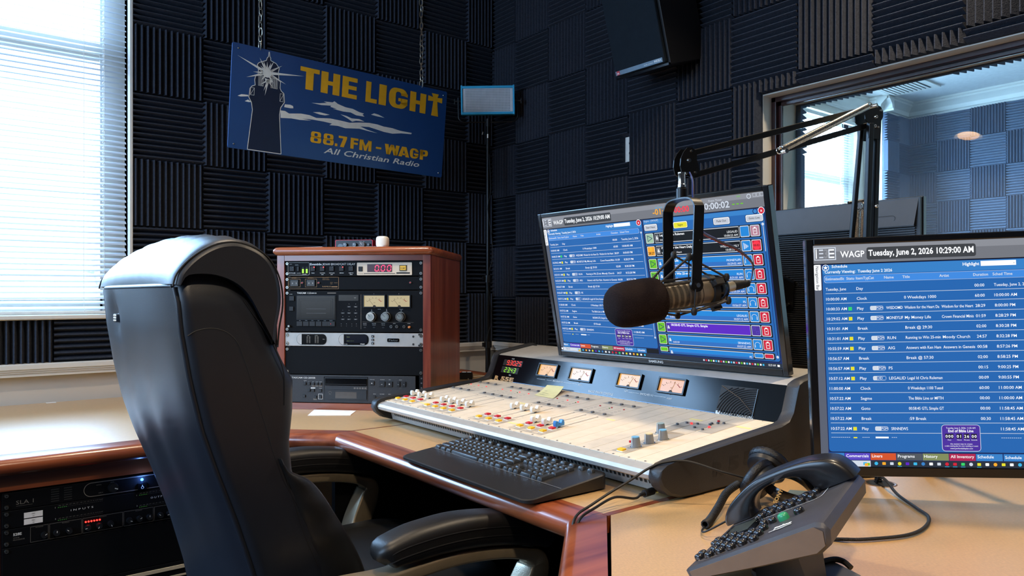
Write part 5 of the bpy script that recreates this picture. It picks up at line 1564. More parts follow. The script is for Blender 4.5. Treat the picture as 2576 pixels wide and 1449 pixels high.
        if i < 9:
            if i == 1:
                for q in range(5): R(.912+.0035*q, .9135+.0035*q, v+.014+.004*q, v+.052-.003*q, 'wht', 6)
                g.flat([(.957*sw_+.0105*math.cos(PI/8+PI*k_/4), -(v+.032)*sh_+.0105*math.sin(PI/8+PI*k_/4)) for k_ in range(8)], -.0006, UI['dkred']); T('00:02', .957, v+.038, .012, 'blk', al='C', l=7, b=.02, mw=.024)
            else:
                if bc == 'bar':
                    g.ring(.921*sw_, -(v+.036)*sh_, .0075, .0012, -.0006, UI['lt'], n=12, a0=-.2, a1=PI+.2); R(.9105, .9135, v+.034, v+.05, 'lt', 6); R(.9285, .9315, v+.034, v+.05, 'lt', 6)
                if bc == 'pur':
                    Fm(.911, .920, .014+v, .03+v, .002, 'vio', 6); Fm(.922, .931, .034+v, .05+v, .002, 'vio', 6)
                Fm(.9505, .9640, v+.017, v+.052, .003, 'wht', 6); R(.954, .9605, v+.0115, v+.017, 'wht', 6); R(.955, .9595, v+.032, v+.036, 'wht', 6)
    R(.985, .9868, .182, .93, 'navy', 3); R(.9853, .9866, .185, .33, 'wht', 4); g.disc(.986*sw_, -.178*sh_, .0035, -.0006, UI['lt'], n=10); g.disc(.986*sw_, -.935*sh_, .0035, -.0006, UI['lt'], n=10)
UI['crl'] = UI['yel']
MW, MH, ML, MT_, MB_ = .786, .448, .0145, .013, .018
BEZ = mat('monitor_bezel', '0b0b0d', .22, coat=.4)
BACK = mat('monitor_back', '202226', .5)
def monitor(label, M, tm_u, org_bl=True):
    """local frame: origin bottom left corner of the front, x right, z up, y back"""
    t = thing('computer_monitor', label, 'monitor', (0, 0, 0), M)
    g = G()
    x0, x1 = 0, MW
    g.bb(0, ML, 0, .022, 0, MH, BEZ); g.bb(MW-ML, MW, 0, .022, 0, MH, BEZ)
    g.bb(ML, MW-ML, 0, .022, MH-MT_, MH, BEZ); g.bb(ML, MW-ML, 0, .022, 0, MB_, BEZ)
    g.build('bezel', t, bevel=.002)
    g = G(); g.bb(.012, MW-.012, .022, .045, .012, MH-.012, BACK); g.bb(.2, MW-.2, .045, .062, .1, MH-.1, BACK); g.build('back_cover', t, bevel=.006)
    g = G(); g.T = Matrix.Translation((ML, .0035, MH-MT_))
    draw_ui(g, MW-2*ML, MH-MT_-MB_, tm_u)
    g.build('screen', t)
    g = G(); g.text('SAMSUNG', MW/2, .0055, .0062, -.0004, PWHT, al='C', w=.050, bold=.02); g.build('maker_mark', t)
    return t
MC = Matrix.Translation((-.800, -1.764, 1.157)) @ rotm(-1.5474, .2021, 0)
m1 = monitor('wide centre monitor with blue schedule screen behind the microphone', MC @ Matrix.Translation((-MW/2, 0, -MH/2)), .316)
m2 = monitor('nearest monitor with blue schedule screen beside the desk phone', Matrix.Translation((-1.0056, -2.3656, .7875)) @ rotm(-.8391, -.0367, -.0289), .279)
# supports
t = thing('monitor_stand', 'black post and foot carrying the centre monitor behind the console', 'monitor stand', (-.545, -1.764, H))
g = G(); g.bb(-.07, .07, -.12, .12, 0, .014, BLK); g.build('foot', t, bevel=.004)
g = G(); g.cyl((0, 0, .012), (0, 0, .47), .019, BLKM); g.build('post', t)
g = G(); g.bb(-.205, .0, -.02, .02, .395, .435, BLKM); g.build('arm', t, bevel=.004)
M2 = Matrix.Translation((-1.0056, -2.3656, .7875)) @ rotm(-.8391, -.0367, -.0289)
p = M2 @ Vector((.30, .30, 0)); q = M2 @ Vector((.36, .066, .22))
t = thing('monitor_stand', 'black post and arm carrying the nearest monitor from behind', 'monitor stand', (p.x, p.y, H))
g = G(); g.lathe([(.055, .0005), (.055, .010), (.018, .014), (.018, .40), (.014, .404)], BLKM, n=24); g.build('post', t)
g = G(); g.tube([(0, 0, .275), (q.x-p.x, q.y-p.y, q.z-H)], .012, BLKM, n=10); g.build('arm', t)
# third monitor, seen from behind
M3 = P4((-.42, -2.313, .923), (0, 1, 0), (-1, 0, 0), (0, 0, 1))     # x runs along the wall, y towards us
t = thing('computer_monitor', 'monitor seen from behind, ribbed grey back by the studio window', 'monitor', (0, 0, 0), M3)
g = G(); g.bb(0, MW, -.024, -.006, 0, MH, BEZ); g.build('bezel', t, bevel=.002)
RIB = mat('ribbed_back', '33363b', .45)
g = G()
poly = [(.004, -.006), (MW-.004, -.006), (MW-.004, .004), (MW-.02, .012), (.02, .012), (.004, .004)]
g.bb(.003, MW-.003, -.006, .006, .003, MH-.003, RIB)
n = 62
for i in range(n):
    z0 = .010+(MH-.085)*i/n
    g.bb(.012, MW-.012, .006, .0125, z0+.0008, z0+(MH-.085)/n*.62, RIB)
g.add([(.006, .006, MH-.006), (MW-.006, .006, MH-.006), (MW-.012, .018, MH-.072), (.012, .018, MH-.072)], [(0, 1, 2, 3)], RIB)
g.bb(.012, MW-.012, .004, .018, MH-.075, MH-.072, BLK)
g.bb(.18, MW-.07, .0115, .0135, MH-.081, MH-.0785, BLK)
g.build('back_cover', t)
g = G(); P = rpoly(.058, .13, MH-.060, MH-.045, .007, 6); g.T = P4((0, .0155, 0), (1, 0, 0), (0, -1, 0), (0, 0, 1)); g.line(P+P[:1], .0012, 0, BLK); g.build('handle_recess', t)
g = G(); TT = P4((.392, .0136, .226), (-1, 0, 0), (0, -1, 0), (0, 0, 1)); g.text('SAMSUNG', 0, 0, .016, 0, BLK, w=.09, bold=.03, T=TT); g.build('maker_mark', t)
t = thing('screen_mount', 'black jointed monitor arm behind the two studio screens', 'monitor arm', (-.565, -1.925, H))
g = G(); g.cyl((0, 0, 0), (0, 0, .34), .017, BLKM); g.bb(-.05, .05, -.05, .05, 0, .014, BLKM); g.build('post', t)
g = G(); g.bb(.055, .12, -.012, .012, .355, .445, BLKM); g.prism([(-.055, -.06), (.02, -.06), (.055, -.02), (.06, .05), (.02, .062), (-.06, .02)], -.003, .003, BLKM, T=P4((.128, 0, .405), (0, 1, 0), (-1, 0, 0), (0, 0, 1))); g.bb(-.02, .08, -.022, .022, .325, .375, BLKM); g.build('tilt_head', t, bevel=.003)
for a, b in ((.045, .045), (.045, -.045), (-.045, -.045)):
    g = G(); g.cyl((.122, a, .405+b), (.115, a, .405+b), .005, CHROME, n=10); g.build('screw', t)
# ================================================================ microphone on its boom
wr = Vector((-1.290, -2.229, 1.121)); tl_ = Vector((-1.087, -2.280, 1.151))
dx = (tl_-wr).normalized()
MT = Matrix.Translation(wr) @ dx.to_track_quat('Z', 'Y').to_matrix().to_4x4()
mic = thing('microphone', 'studio microphone with dark brown foam windscreen hanging over the console', 'microphone', (0, 0, 0), MT)
FOAMB = mat('windscreen_foam', '241b1a', .95, bump=(900, 1.0, .002), var=(400, .3), spec=.1)
g = G(); g.lathe([(.0, -.103), (.012, -.1025), (.022, -.1005), (.030, -.096), (.0355, -.089), (.039, -.079), (.0408, -.066), (.0415, -.05), (.0415, -.03), (.0408, -.012), (.0385, -.003), (.033, .002), (.026, .003)], FOAMB, n=48); g.build('windscreen', mic, ang=80)
MICB = mat('mic_fawn', '7d7364', .42, metal=.35)
g = G(); g.lathe([(.0255, -.01), (.0255, .118), (.0245, .121), (.022, .123)], MICB, n=40)
DKM = mat('mic_mesh', '26231f', .7)
for i in range(6):
    z = .006+.0125*i
    n = 64
    for k in range(n):
        a0, a1 = 2*PI*(k+.15)/n, 2*PI*(k+.75)/n
        r = .0257
        g.add([(r*math.cos(a0), r*math.sin(a0), z), (r*math.cos(a1), r*math.sin(a1), z+.0005), (r*math.cos(a1), r*math.sin(a1), z+.0082), (r*math.cos(a0), r*math.sin(a0), z+.0078)], [(0, 1, 2, 3)], DKM)
g.lathe([(.0257, .082), (.0257, .0835)], DKM, n=40); g.lathe([(.0257, .113), (.0257, .1145)], DKM, n=40)
g.build('body', mic)
g = G(); g.lathe([(.0265, .112), (.0275, .115), (.0275, .128), (.0255, .140), (.020, .147), (.010, .149)], BLKG, n=32); g.build('end_cap', mic)
g = G(); g.lathe([(.0098, .147), (.0098, .171), (.0088, .1725)], mat('xlr_nickel', 'd6caae', .3, metal=.7), n=20); g.build('plug_shell', mic)
g = G(); g.lathe([(.0092, .1722), (.0088, .185), (.0072, .200), (.0062, .209), (.0035, .210)], RUBB, n=18)
for i in range(6): g.lathe([(.0078-.0003*i, .190+.003*i), (.0086-.0003*i, .1905+.003*i), (.0078-.0003*i, .1915+.003*i)], RUBB, n=16)
g.build('plug_boot', mic)
# elastic shock mount
def V(*a): return Vector(a)
WIREM = mat('mount_wire', '2a2622', .45)
sm = thing('shock_mount', 'black wire shock mount cradle holding the studio microphone', 'shock mount', wr+dx*.06)
def local(t, pts):
    inv = t.matrix_world.inverted()
    return [inv @ Vector(p) for p in pts]
A, B, Af, Cc = V(-1.232, -2.217, 1.202), V(-1.285, -2.204, 1.151), V(-1.262, -2.276, 1.195), V(-1.313, -2.243, 1.142)
R1, L_, L0, R2, Lu, Lb = V(-1.165, -2.285, 1.161), V(-1.259, -2.285, 1.099), V(-1.300, -2.252, 1.100), V(-1.169, -2.292, 1.118), V(-1.261, -2.29, 1.138), V(-1.218, -2.215, 1.090)
R1b, R2b, L0b = V(-1.150, -2.235, 1.165), V(-1.155, -2.240, 1.108), V(-1.28, -2.207, 1.098)
g = G()
for a, b in ((A, B), (A, R1b), (Af, Cc), (Af, R1), (L_, L0), (L_, R2), (Lb, R2b), (Lb, L0b), (Cc, R1), (L0, R2), (B, R1b)):
    g.tube(local(sm, [a, b]), .0021, WIREM, n=8)
g.build('wire_cage', sm)
for a, b in ((L_, Lu), (A, V(-1.226, -2.215, 1.15)), (Af, V(-1.245, -2.262, 1.155)), (Lb, V(-1.222, -2.225, 1.10))):
    g = G(); g.tube(local(sm, [a, b]), .0013, RUBB, n=6); g.build('elastic_cord', sm)
for p in (A, Af, L_, Lb, R1, R2):
    g = G(); q = local(sm, [p])[0]; g.lathe([(0, -.007), (.004, -.006), (.0055, -.002), (.0055, .003), (.0035, .007), (0, .0075)], RUBB, T=Matrix.Translation(q), n=10); g.build('corner_grip', sm)
g = G(); q = local(sm, [wr+dx*.113])[0]
rt = dx.to_track_quat('Z', 'Y').to_matrix().to_4x4()
g.lathe([(.0262, -.007), (.0300, -.006), (.0305, 0), (.0300, .006), (.0262, .007)], RUBB, T=Matrix.Translation(q) @ rt, n=28)
for a in (0.6, 2.7, 4.2):
    g.box((0, 0, 0), (.016, .010, .018), RUBB, T=Matrix.Translation(q) @ rt @ Matrix.Rotation(a, 4, 'Z') @ Matrix.Translation((.033, 0, 0)))
g.build('clamp_ring', sm)
# yoke
hz = Vector((dx.x, dx.y, 0)).normalized()
F0, F1_ = V(-1.252, -2.284, 1.146), V(-1.250, -2.288, 1.27)
B0, B1_ = V(-1.2235, -2.198, 1.149), V(-1.221, -2.194, 1.27)
tp = V(-1.2372, -2.240, 1.3035)
yk = thing('microphone_yoke', 'black flat metal yoke joining shock mount to boom arm', 'yoke', tp)
g = G()
P = spline([F0, F1_, V(-1.2495, -2.287, 1.288), V(-1.2455, -2.272, 1.301), tp, V(-1.2265, -2.210, 1.301), V(-1.222, -2.197, 1.288), B1_, B0], 6)
g.tube(local(yk, P), (.0105, .0014), BLKM, n=4, flat=hz, sq=True); g.build('strap', yk, ang=30, bevel=.0006)
for q, sg in ((F0, -1), (B0, 1)):
    nrm = (B0-F0).normalized()*sg
    g = G(); p = local(yk, [q])[0]
    g.cyl(p-nrm*.002, p+nrm*.004, .0122, BLKM, n=24); g.build('pivot_disc', yk, bevel=.001)
    g = G(); g.cyl(p+nrm*.004, p+nrm*.0075, .0042, CHROME, n=14); g.build('screw', yk)
g = G(); p = local(yk, [V(-1.262, -2.325, 1.222)])
q = local(yk, [F1_+V(0, -.0015, -.045)])[0]; g.cyl(q, q+V(-.0003, -.0012, 0), .0016, STEEL, n=8); g.build('rivet', yk)
# boom arm
j1 = V(-1.215, -2.231, 1.373); el = V(-.787, -2.362, 1.500)
ah = Vector((.956, -.293, 0)).normalized(); nn_ = Vector((-.293, -.956, 0)).normalized()
base = V(-.735, -2.310, H)
bm_ = thing('boom_arm', 'black jointed microphone boom arm with chrome springs above the desk', 'boom arm', base)
inv = bm_.matrix_world.inverted()
def plate(name, o, poly, off, th=.0022, mt=BLKM):
    g = G(); T_ = inv @ P4(o+nn_*off, ah, -nn_, (0, 0, 1))
    g.prism(poly, -th/2, th/2, mt, T=T_); return g.build(name, bm_, bevel=.0007)
jp = [(-.004, .027), (.006, .0275), (.013, .023), (.0165, .014), (.0165, .006), (.020, -.004), (.0225, -.013), (.020, -.021), (.013, -.0255), (.003, -.0275), (-.008, -.026), (-.016, -.020), (-.0195, -.008), (-.018, .006), (-.012, .018)]
plate('joint_plate', j1, jp, .011); plate('joint_plate', j1, jp, -.011)
ep = [(-.020, .014), (-.012, .0185), (.006, .021), (.018, .017), (.024, .008), (.024, -.003), (.019, -.012), (.017, -.05), (-.016, -.05), (-.017, -.018), (-.024, -.012), (-.026, .004)]
plate('elbow_plate', el, ep, .013); plate('elbow_plate', el, ep, -.013)
def bar(name, a, b, w=.0115, t_=.0125, off=0):
    g = G(); d = (b-a); L = d.length; d.normalize()
    y_ = -nn_; z_ = d.cross(y_).normalized(); y2 = z_.cross(d).normalized()
    g.T = inv @ P4(a+nn_*off, d, y2, z_)
    g.bb(-.006, L+.006, -t_/2, t_/2, -w/2, w/2, BLKM); return g.build(name, bm_, bevel=.0015)
bar('upper_bar', V(-1.206, -2.234, 1.391), V(-.806, -2.356, 1.510))
bar('lower_bar', V(-1.199, -2.237, 1.351), V(-.796, -2.360, 1.478))
bar('post_bar', V(-.799, -2.352, 1.474), V(-.756, -2.290, 1.02), .010, .008)
bar('post_bar', V(-.800, -2.368, 1.475), V(-.748, -2.326, .98), .0122, .010, .004)
bar('post_bar', V(-.776, -2.372, 1.480), V(-.722, -2.332, .98), .0125, .010, .002)
def scr(o, a, z, r=.0042, off=.0145):
    p = inv @ (o+ah*a+V(0, 0, z)+nn_*off); q = inv @ (o+ah*a+V(0, 0, z)+nn_*(off+.003))
    g = G(); g.cyl(p, q, r, CHROME, r1=r*.75, n=12); g.cyl(q, q+(q-p)*.08, r*.4, BLK, n=6); g.build('screw', bm_)
for a, z, r in ((.004, .0205, .0024), (-.001, .003, .0044), (.0125, -.0185, .0026), (-.007, -.0215, .0027)): scr(j1, a, z, r, .0122)
for a, z, r in ((.016, .009, .0026), (.0035, -.005, .0042), (.0, -.0245, .0044), (.0085, -.026, .0026)): scr(el, a, z, r, .0142)
scr(V(-.783, -2.362, 1.305), .012, .008, .0042, .006)
def spring(a, b, r=.0062, wire=.0010, pitch=.0028):
    g = G(); d = b-a; L = d.length; q = d.to_track_quat('Z', 'Y').to_matrix()
    n = int(L/pitch); P = []
    for i in range(n*10+1):
        an = 2*PI*i/10
        P.append(inv @ (a+q @ Vector((r*math.cos(an), r*math.sin(an), L*i/(n*10)))))
    g.tube(P, wire, CHROME, n=5)
    for e, s_ in ((a, -1), (b, 1)):
        c = e+d.normalized()*s_*.006
        g.tube([inv @ (c+q @ Vector((0, .0062*math.cos(t), .0062*math.sin(t)))) for t in [2*PI*k/12 for k in range(12)]], .0011, CHROME, n=5, closed=True)
    return g.build('spring', bm_)
spring(V(-1.034, -2.312, 1.407)+nn_*.004, V(-.828, -2.376, 1.509)+nn_*.004)
spring(V(-.775, -2.330, 1.312), V(-.748, -2.305, 1.06)); spring(V(-.764, -2.338, 1.312), V(-.737, -2.312, 1.06))
g = G(); g.cyl(inv @ V(-.786, -2.318, 1.324), inv @ V(-.752, -2.340, 1.330), .0035, CHROME, n=10); g.build('spring_pin', bm_)
p = inv @ (V(-1.030, -2.312, 1.403)+nn_*.004); q = inv @ (V(-1.030, -2.312, 1.403)+nn_*.016); g = G(); g.cyl(p, q, .0045, CHROME, n=12); g.build('screw', bm_)
p = inv @ (V(-.822, -2.376, 1.508)-nn_*.004); q = inv @ (V(-.815, -2.38, 1.510)+nn_*.016); g = G(); g.cyl(p, q, .0045, CHROME, n=12); g.build('screw', bm_)
g = G(); g.lathe([(.045, .0005), (.045, .006), (.03, .010), (.018, .013), (.018, .20), (.022, .205), (.022, .25), (.012, .26)], BLKM, n=24); g.build('base_post', bm_)
g = G(); g.bb(-.03, .02, -.03, .02, .22, .29, BLKM); g.build('base_clamp', bm_, bevel=.004)
# stem between joint and yoke
g = G(); zz = inv @ V(-1.2372, -2.240, 0)
g.lathe([(.0105, 1.305-H), (.0105, 1.322-H), (.0085, 1.323-H), (.0085, 1.325-H)], BLKM, T=Matrix.Translation((zz.x, zz.y, 0)), n=20); g.build('stem_socket', bm_)
g = G(); g.lathe([(.0078, 1.323-H), (.0078, 1.330-H), (.0068, 1.331-H), (.0068, 1.348-H), (.0074, 1.349-H), (.0074, 1.352-H)], CHROME, T=Matrix.Translation((zz.x, zz.y, 0)), n=20); g.build('stem', bm_)
# cables of the microphone
GC = mat('cable_grey', '4a4d52', .5); RC = mat('cable_red', 'a52026', .45); BC = mat('cable_blue', '3a4a86', .45)
XE = tl_+dx*.002
g = G()
P = spline([XE, XE+V(.004, -.003, .022), V(-1.098, -2.292, 1.192), V(-1.135, -2.285, 1.215), V(-1.180, -2.278, 1.228), V(-1.215, -2.262, 1.25), V(-1.2262, -2.258, 1.30), V(-1.2235, -2.2545, 1.335), V(-1.220, -2.245, 1.352)], 6)
for mt_, o in ((GC, V(0, 0, 0)), (RC, V(.002, .001, -.0022)), (BC, V(-.001, .0, .0018))):
    n = len(P)
    Q = [p+o*min(1, i/12.) for i, p in enumerate(P)]
    g.tube(Q, .0014 if mt_ is not GC else .0017, mt_, n=6)
tag(g.build('microphone_cable'), 'grey and red microphone cable curving from plug up to boom', 'cable')

# ================================================================ the operator chair
CX, CYc = -1.55, -1.588
ch = thing('office_chair', 'high backed black leather office chair with champagne metal arms', 'office chair', (CX-.010, CYc, 0), math.radians(1.5))
def interp(tab, z):
    for (z0, v0), (z1, v1) in zip(tab, tab[1:]):
        if z0 <= z <= z1:
            t = (z-z0)/(z1-z0); return v0+(v1-v0)*t
    return tab[0][1] if z < tab[0][0] else tab[-1][1]
rear = [(.42, -1.835), (.54, -1.855), (.656, -1.885), (.756, -1.918), (.842, -1.950), (.912, -1.973), (.991, -1.991), (1.07, -2.004), (1.116, -2.008), (1.143, -2.012), (1.175, -2.000), (1.19, -1.985)]
frnt = [(.42, -1.63), (.54, -1.64), (.622, -1.668), (.688, -1.70), (.75, -1.76), (.81, -1.805), (.87, -1.812), (.93, -1.806), (.98, -1.806), (1.02, -1.828), (1.06, -1.845), (1.10, -1.862), (1.13, -1.885), (1.16, -1.915), (1.19, -1.945)]
wid = [(.42, .247), (.55, .262), (.7, .274), (.85, .280), (1.0, .282), (1.12, .280), (1.16, .268), (1.19, .250)]
def section(z, wi=0., n=10):
    a, b, w = interp(rear, z)-CX, interp(frnt, z)-CX, interp(wid, z)-wi
    r = min(.040, (b-a)*.36)
    pts = []
    for cx_, cy_, a0, rr_ in ((b-r, w-r, 0, r), (a+.022, w-.022, PI/2, .022), (a+.022, -w+.022, PI, .022), (b-r, -w+r, 3*PI/2, r)):
        for i in range(n+1):
            t = a0+PI/2*i/n
            pts.append((cx_+rr_*math.cos(t), cy_+rr_*math.sin(t), z))
    # crown the rear panel and the front a little, so that the leather looks filled
    out = []
    for x, y, z_ in pts:
        k_ = 1-(y/w)**2
        if x < (a+b)/2: x -= .012*k_*0
        else: x -= .030*k_
        out.append((x, y, z_))
    # insert middle points on rear and front runs
    return out
zs = [.42+.77*i/44 for i in range(45)]
g = G()
rg = [section(z) for z in zs]
g.loft(rg, LEATH); o = g.build('backrest', ch, ang=75)
# rear upholstery panel, slightly proud, filled and softly creased
g = G()
rows = []
for i in range(40):
    z = .44+.700*i/39
    a = interp(rear, z)-CX; w = interp(wid, z)-.013
    row = []
    for k in range(25):
        y = -w+2*w*k/24
        e = 1-abs(y/w)**6
        crease = .0022*math.sin(y*38+z*6)*math.exp(-((z-.86)/.16)**2)
        dim = .011*math.exp(-(((y-.120)/.030)**2+((z-1.083)/.032)**2))
        row.append((a-.0155*e-crease+dim, y, z))
    rows.append(row)
vs = [p for r in rows for p in r]
g.add(vs, [(i*25+k, i*25+k+1, (i+1)*25+k+1, (i+1)*25+k) for i in range(39) for k in range(24)], LEATH, True)
g.build('rear_panel', ch, ang=80)
g = G()
for s_ in (-1, 1):
    P = [(interp(rear, .44+.70*i/30)-CX+.002, s_*(interp(wid, .44+.70*i/30)-.012), .44+.70*i/30) for i in range(31)]
    g.tube(P, .0048, LEATH, n=8)
P = [(interp(rear, 1.14)-CX-.006+.008*abs(k/12)**6, .256*k/12, 1.143) for k in range(-12, 13)]
g.tube(P, .0048, LEATH, n=8)
g.build('piping', ch, ang=80)
# headrest draped over the top
out = [(-2.018, 1.146), (-2.012, 1.166), (-1.994, 1.188), (-1.970, 1.206), (-1.943, 1.217), (-1.912, 1.218), (-1.879, 1.205), (-1.858, 1.184), (-1.845, 1.152), (-1.842, 1.115), (-1.848, 1.077), (-1.851, 1.044)]
inn = [(-1.857, 1.046), (-1.879, 1.088), (-1.896, 1.121), (-1.912, 1.141), (-1.935, 1.155), (-1.962, 1.162), (-1.995, 1.160), (-2.006, 1.146)]
oo = spline([(a, 0, b) for a, b in out], 4); ii = spline([(a, 0, b) for a, b in inn], 3)
poly = [(p.x-CX, p.z) for p in oo]+[(p.x-CX, p.z) for p in ii]
cxp = sum(a for a, b in poly)/len(poly); czp = sum(b for a, b in poly)/len(poly)
rings = []
no = len(oo)
rr2 = random.Random(5)
ys = [-.288, -.286, -.280, -.270]+[-.25+.50*i/20 for i in range(21)]+[.270, .280, .286, .288]
for y in ys:
    e = max(0, (abs(y)-.264)/.024)
    ins = .011*(1-math.sqrt(max(0, 1-min(1, e)**2)))
    rgp = []
    for i, (a, b) in enumerate(poly):
        if i < no:
            p0 = poly[max(i-1, 0)]; p1 = poly[min(i+1, no-1)]
            tx, tz = p1[0]-p0[0], p1[1]-p0[1]; L = math.hypot(tx, tz) or 1
            nx_, nz_ = -tz/L, tx/L
            puff = .021*(1-(y/.288)**2)*math.sin(PI*i/(no-1))
            wr_ = .0026*math.sin(y*95+i*.55)*max(0, math.sin(PI*i/(no-1)))*(1 if abs(y) < .26 else 0)
            a += nx_*(puff+wr_-ins); b += nz_*(puff+wr_-ins)
        rgp.append((a, y, b))
    rings.append(rgp)
g = G(); g.loft(rings, LEATH); g.build('headrest', ch, ang=75)
g = G()
for s_ in (-1, 1):
    P = [(poly[i][0], s_*.2835, poly[i][1]-.004) for i in range(0, no)]
    g.tube(P, .0016, SEAMM, n=6)
    for line_ in ([(-1.995, 1.064), (-1.981, 1.072), (-1.958, 1.075), (-1.935, 1.068), (-1.918, 1.051), (-1.908, 1.026), (-1.896, .989), (-1.886, .956), (-1.871, .909), (-1.857, .862), (-1.84, .814), (-1.816, .768), (-1.789, .712), (-1.758, .649)],
                  [(-1.907, 1.120), (-1.896, 1.103), (-1.875, 1.074), (-1.858, 1.044), (-1.842, 1.006), (-1.838, .98), (-1.838, .94)],
                  [(-1.846, .85), (-1.84, .833), (-1.829, .80), (-1.816, .759), (-1.798, .705), (-1.771, .644)]):
        Q = spline([(a_-CX, s_*(interp(wid, b_)-.0004), b_) for a_, b_ in line_], 6)
        g.tube(Q, .0010, SEAMM, n=5)
g.build('seams', ch)
g = G(); g.T = P4((interp(rear, 1.083)-CX-.0085, .120, 1.083), (0, -1, 0), (1, 0, 0), (0, 0, 1))
g.prism(rpoly(-.0125, .0125, -.0085, .0085, .003), -.006, .002, CHROME)
for i in range(4):
    for j in range(3): g.cyl((-.008+.0053*i, -.006, -.005+.005*j), (-.008+.0053*i, -.0072, -.005+.005*j), .0018, CHROME, r1=.0006, n=6)
tag(g.build('badge', ch, bevel=.001), 'sparkling chrome badge on the rear panel')
for s_ in (-1, 1):
    edge_ = [(-1.842, .850), (-1.826, .825), (-1.789, .803), (-1.762, .772), (-1.734, .727), (-1.710, .687), (-1.681, .632), (-1.655, .56)]
    back_ = [(-1.850, .850), (-1.845, .832), (-1.833, .80), (-1.820, .76), (-1.805, .72), (-1.790, .68), (-1.775, .63), (-1.76, .56)]
    E1 = spline([(a-CX, 0, b) for a, b in edge_], 4); B1 = spline([(a-CX, 0, b) for a, b in back_], 4)
    rings = []
    for i, (e, q) in enumerate(zip(E1, B1)):
        w_ = interp(wid, e.z)
        m_ = (e-q)*.5
        c_ = (e+q)*.5
        r_ = []
        for k in range(12):
            a = 2*PI*k/12
            bul = .018+.0012*math.sin(i*1.1)
            r_.append((c_.x+m_.x*math.cos(a)*1.02, s_*(w_-.012)+s_*bul*math.sin(a), c_.z+m_.z*math.cos(a)*1.02))
        rings.append(r_)
    g = G(); g.loft(rings, LEATH2); g.build('side_bolster', ch, ang=80)
# seat and base
g = G()
rings = []
for z, ins in ((.435, .03), (.445, .008), (.47, 0), (.505, .0), (.528, .012), (.540, .04), (.544, .09)):
    rings.append([(a, b, z) for a, b in rpoly(-.28+ins, .245-ins, -.265+ins, .265-ins, .07, 6)])
g.loft(rings, LEATH2); g.build('seat', ch, ang=75)
g = G(); g.cyl((0, 0, .12), (0, 0, .42), .028, CHROME); g.bb(-.12, .1, -.09, .09, .40, .436, BLK); g.build('column', ch)
for i in range(5):
    a = 2*PI*i/5+.3
    g = G(); g.tube([(0, 0, .135), (math.cos(a)*.16, math.sin(a)*.16, .115), (math.cos(a)*.32, math.sin(a)*.32, .085)], [(.03, .022), (.024, .018), (.018, .014)], CHAMP, n=10)
    lg = g.build('base_leg', ch)
    g = G(); g.cyl((math.cos(a)*.32-.012*math.sin(a), math.sin(a)*.32+.012*math.cos(a), .032), (math.cos(a)*.32+.012*math.sin(a), math.sin(a)*.32-.012*math.cos(a), .032), .03, BLK); g.cyl((math.cos(a)*.32, math.sin(a)*.32, .05), (math.cos(a)*.32, math.sin(a)*.32, .09), .008, STEEL); g.build('caster', lg)
# arms
def arm(y0, dz):
    s_ = -1 if y0 < 0 else 1
    C_ = [(-1.700, .655), (-1.685, .668), (-1.62, .676), (-1.535, .676), (-1.44, .664), (-1.36, .644), (-1.318, .626), (-1.305, .618)]
    sz = [(.010, .012), (.033, .026), (.036, .031), (.038, .033), (.038, .033), (.037, .031), (.033, .026), (.010, .012)]
    P = spline([(a-CX, y0, b+dz+.007) for a, b in C_], 5)
    n = len(P); rs = []
    for i in range(n):
        t = i/(n-1)*(len(sz)-1); k = min(int(t), len(sz)-2); f = t-k
        f = f*f*(3-2*f)
        rs.append((sz[k][0]*(1-f)+sz[k+1][0]*f, sz[k][1]*(1-f)+sz[k+1][1]*f))
    # rounded box section swept along the arm
    g = G(); rings = []
    for i, p in enumerate(P):
        t = (P[min(i+1, n-1)]-P[max(i-1, 0)]).normalized(); up = Vector((-t.z, 0, t.x))
        w_, h_ = rs[i]
        pts = rpoly(-w_, w_, -h_*.92, h_, min(w_, h_)*.62, 4)
        rings.append([tuple(p+Vector((0, a, 0))+up*b) for a, b in pts])
    g.loft(rings, LEATH2); pad = g.build('arm_pad', ch, ang=70)
    g = G()
    for sd in (-1, 1):
        for off in (.010, -.006):
            g.tube([p+Vector((0, sd*(rs[i][0]+.0004), off*min(1, rs[i][1]/.028))) for i, p in enumerate(P[3:-4], 3)], .0011, SEAMM, n=5)
    g.build('stitching', pad)
    # frame : top beam, sloping front leg, foot and rear bracket in one loop
    g = G()
    bt = spline([(-1.83-CX, y0-s_*.02, .632+dz), (-1.76-CX, y0-s_*.006, .634+dz), (-1.69-CX, y0, .632+dz), (-1.62-CX, y0, .636+dz), (-1.535-CX, y0, .637+dz), (-1.44-CX, y0, .626+dz), (-1.375-CX, y0, .608+dz), (-1.345-CX, y0, .588+dz), (-1.352-CX, y0, .555+dz), (-1.385-CX, y0-s_*.008, .49+dz), (-1.42-CX, y0-s_*.03, .43), (-1.47-CX, y0-s_*.07, .415), (-1.56-CX, y0-s_*.12, .415)], 6)
    w_ = []
    nb = len(bt)
    for i in range(nb):
        t = i/(nb-1)
        w_.append((.024 if t < .58 else .024+.006*math.sin(PI*(t-.58)/.42), .0125 if t < .5 else .0125+.016*math.sin(PI*min(1, (t-.5)/.45))))
    rings = []
    for i, p in enumerate(bt):
        t = (bt[min(i+1, nb-1)]-bt[max(i-1, 0)]).normalized(); sd = Vector((0, 1, 0)); up = t.cross(sd).normalized(); sd = up.cross(t).normalized()
        pts = rpoly(-w_[i][0], w_[i][0], -w_[i][1], w_[i][1], .006, 3)
        rings.append([tuple(p+sd*a+up*b) for a, b in pts])
    g.loft(rings, CHAMP); g.build('arm_frame', ch, ang=40)
arm(-.362, 0); arm(.338, .012)

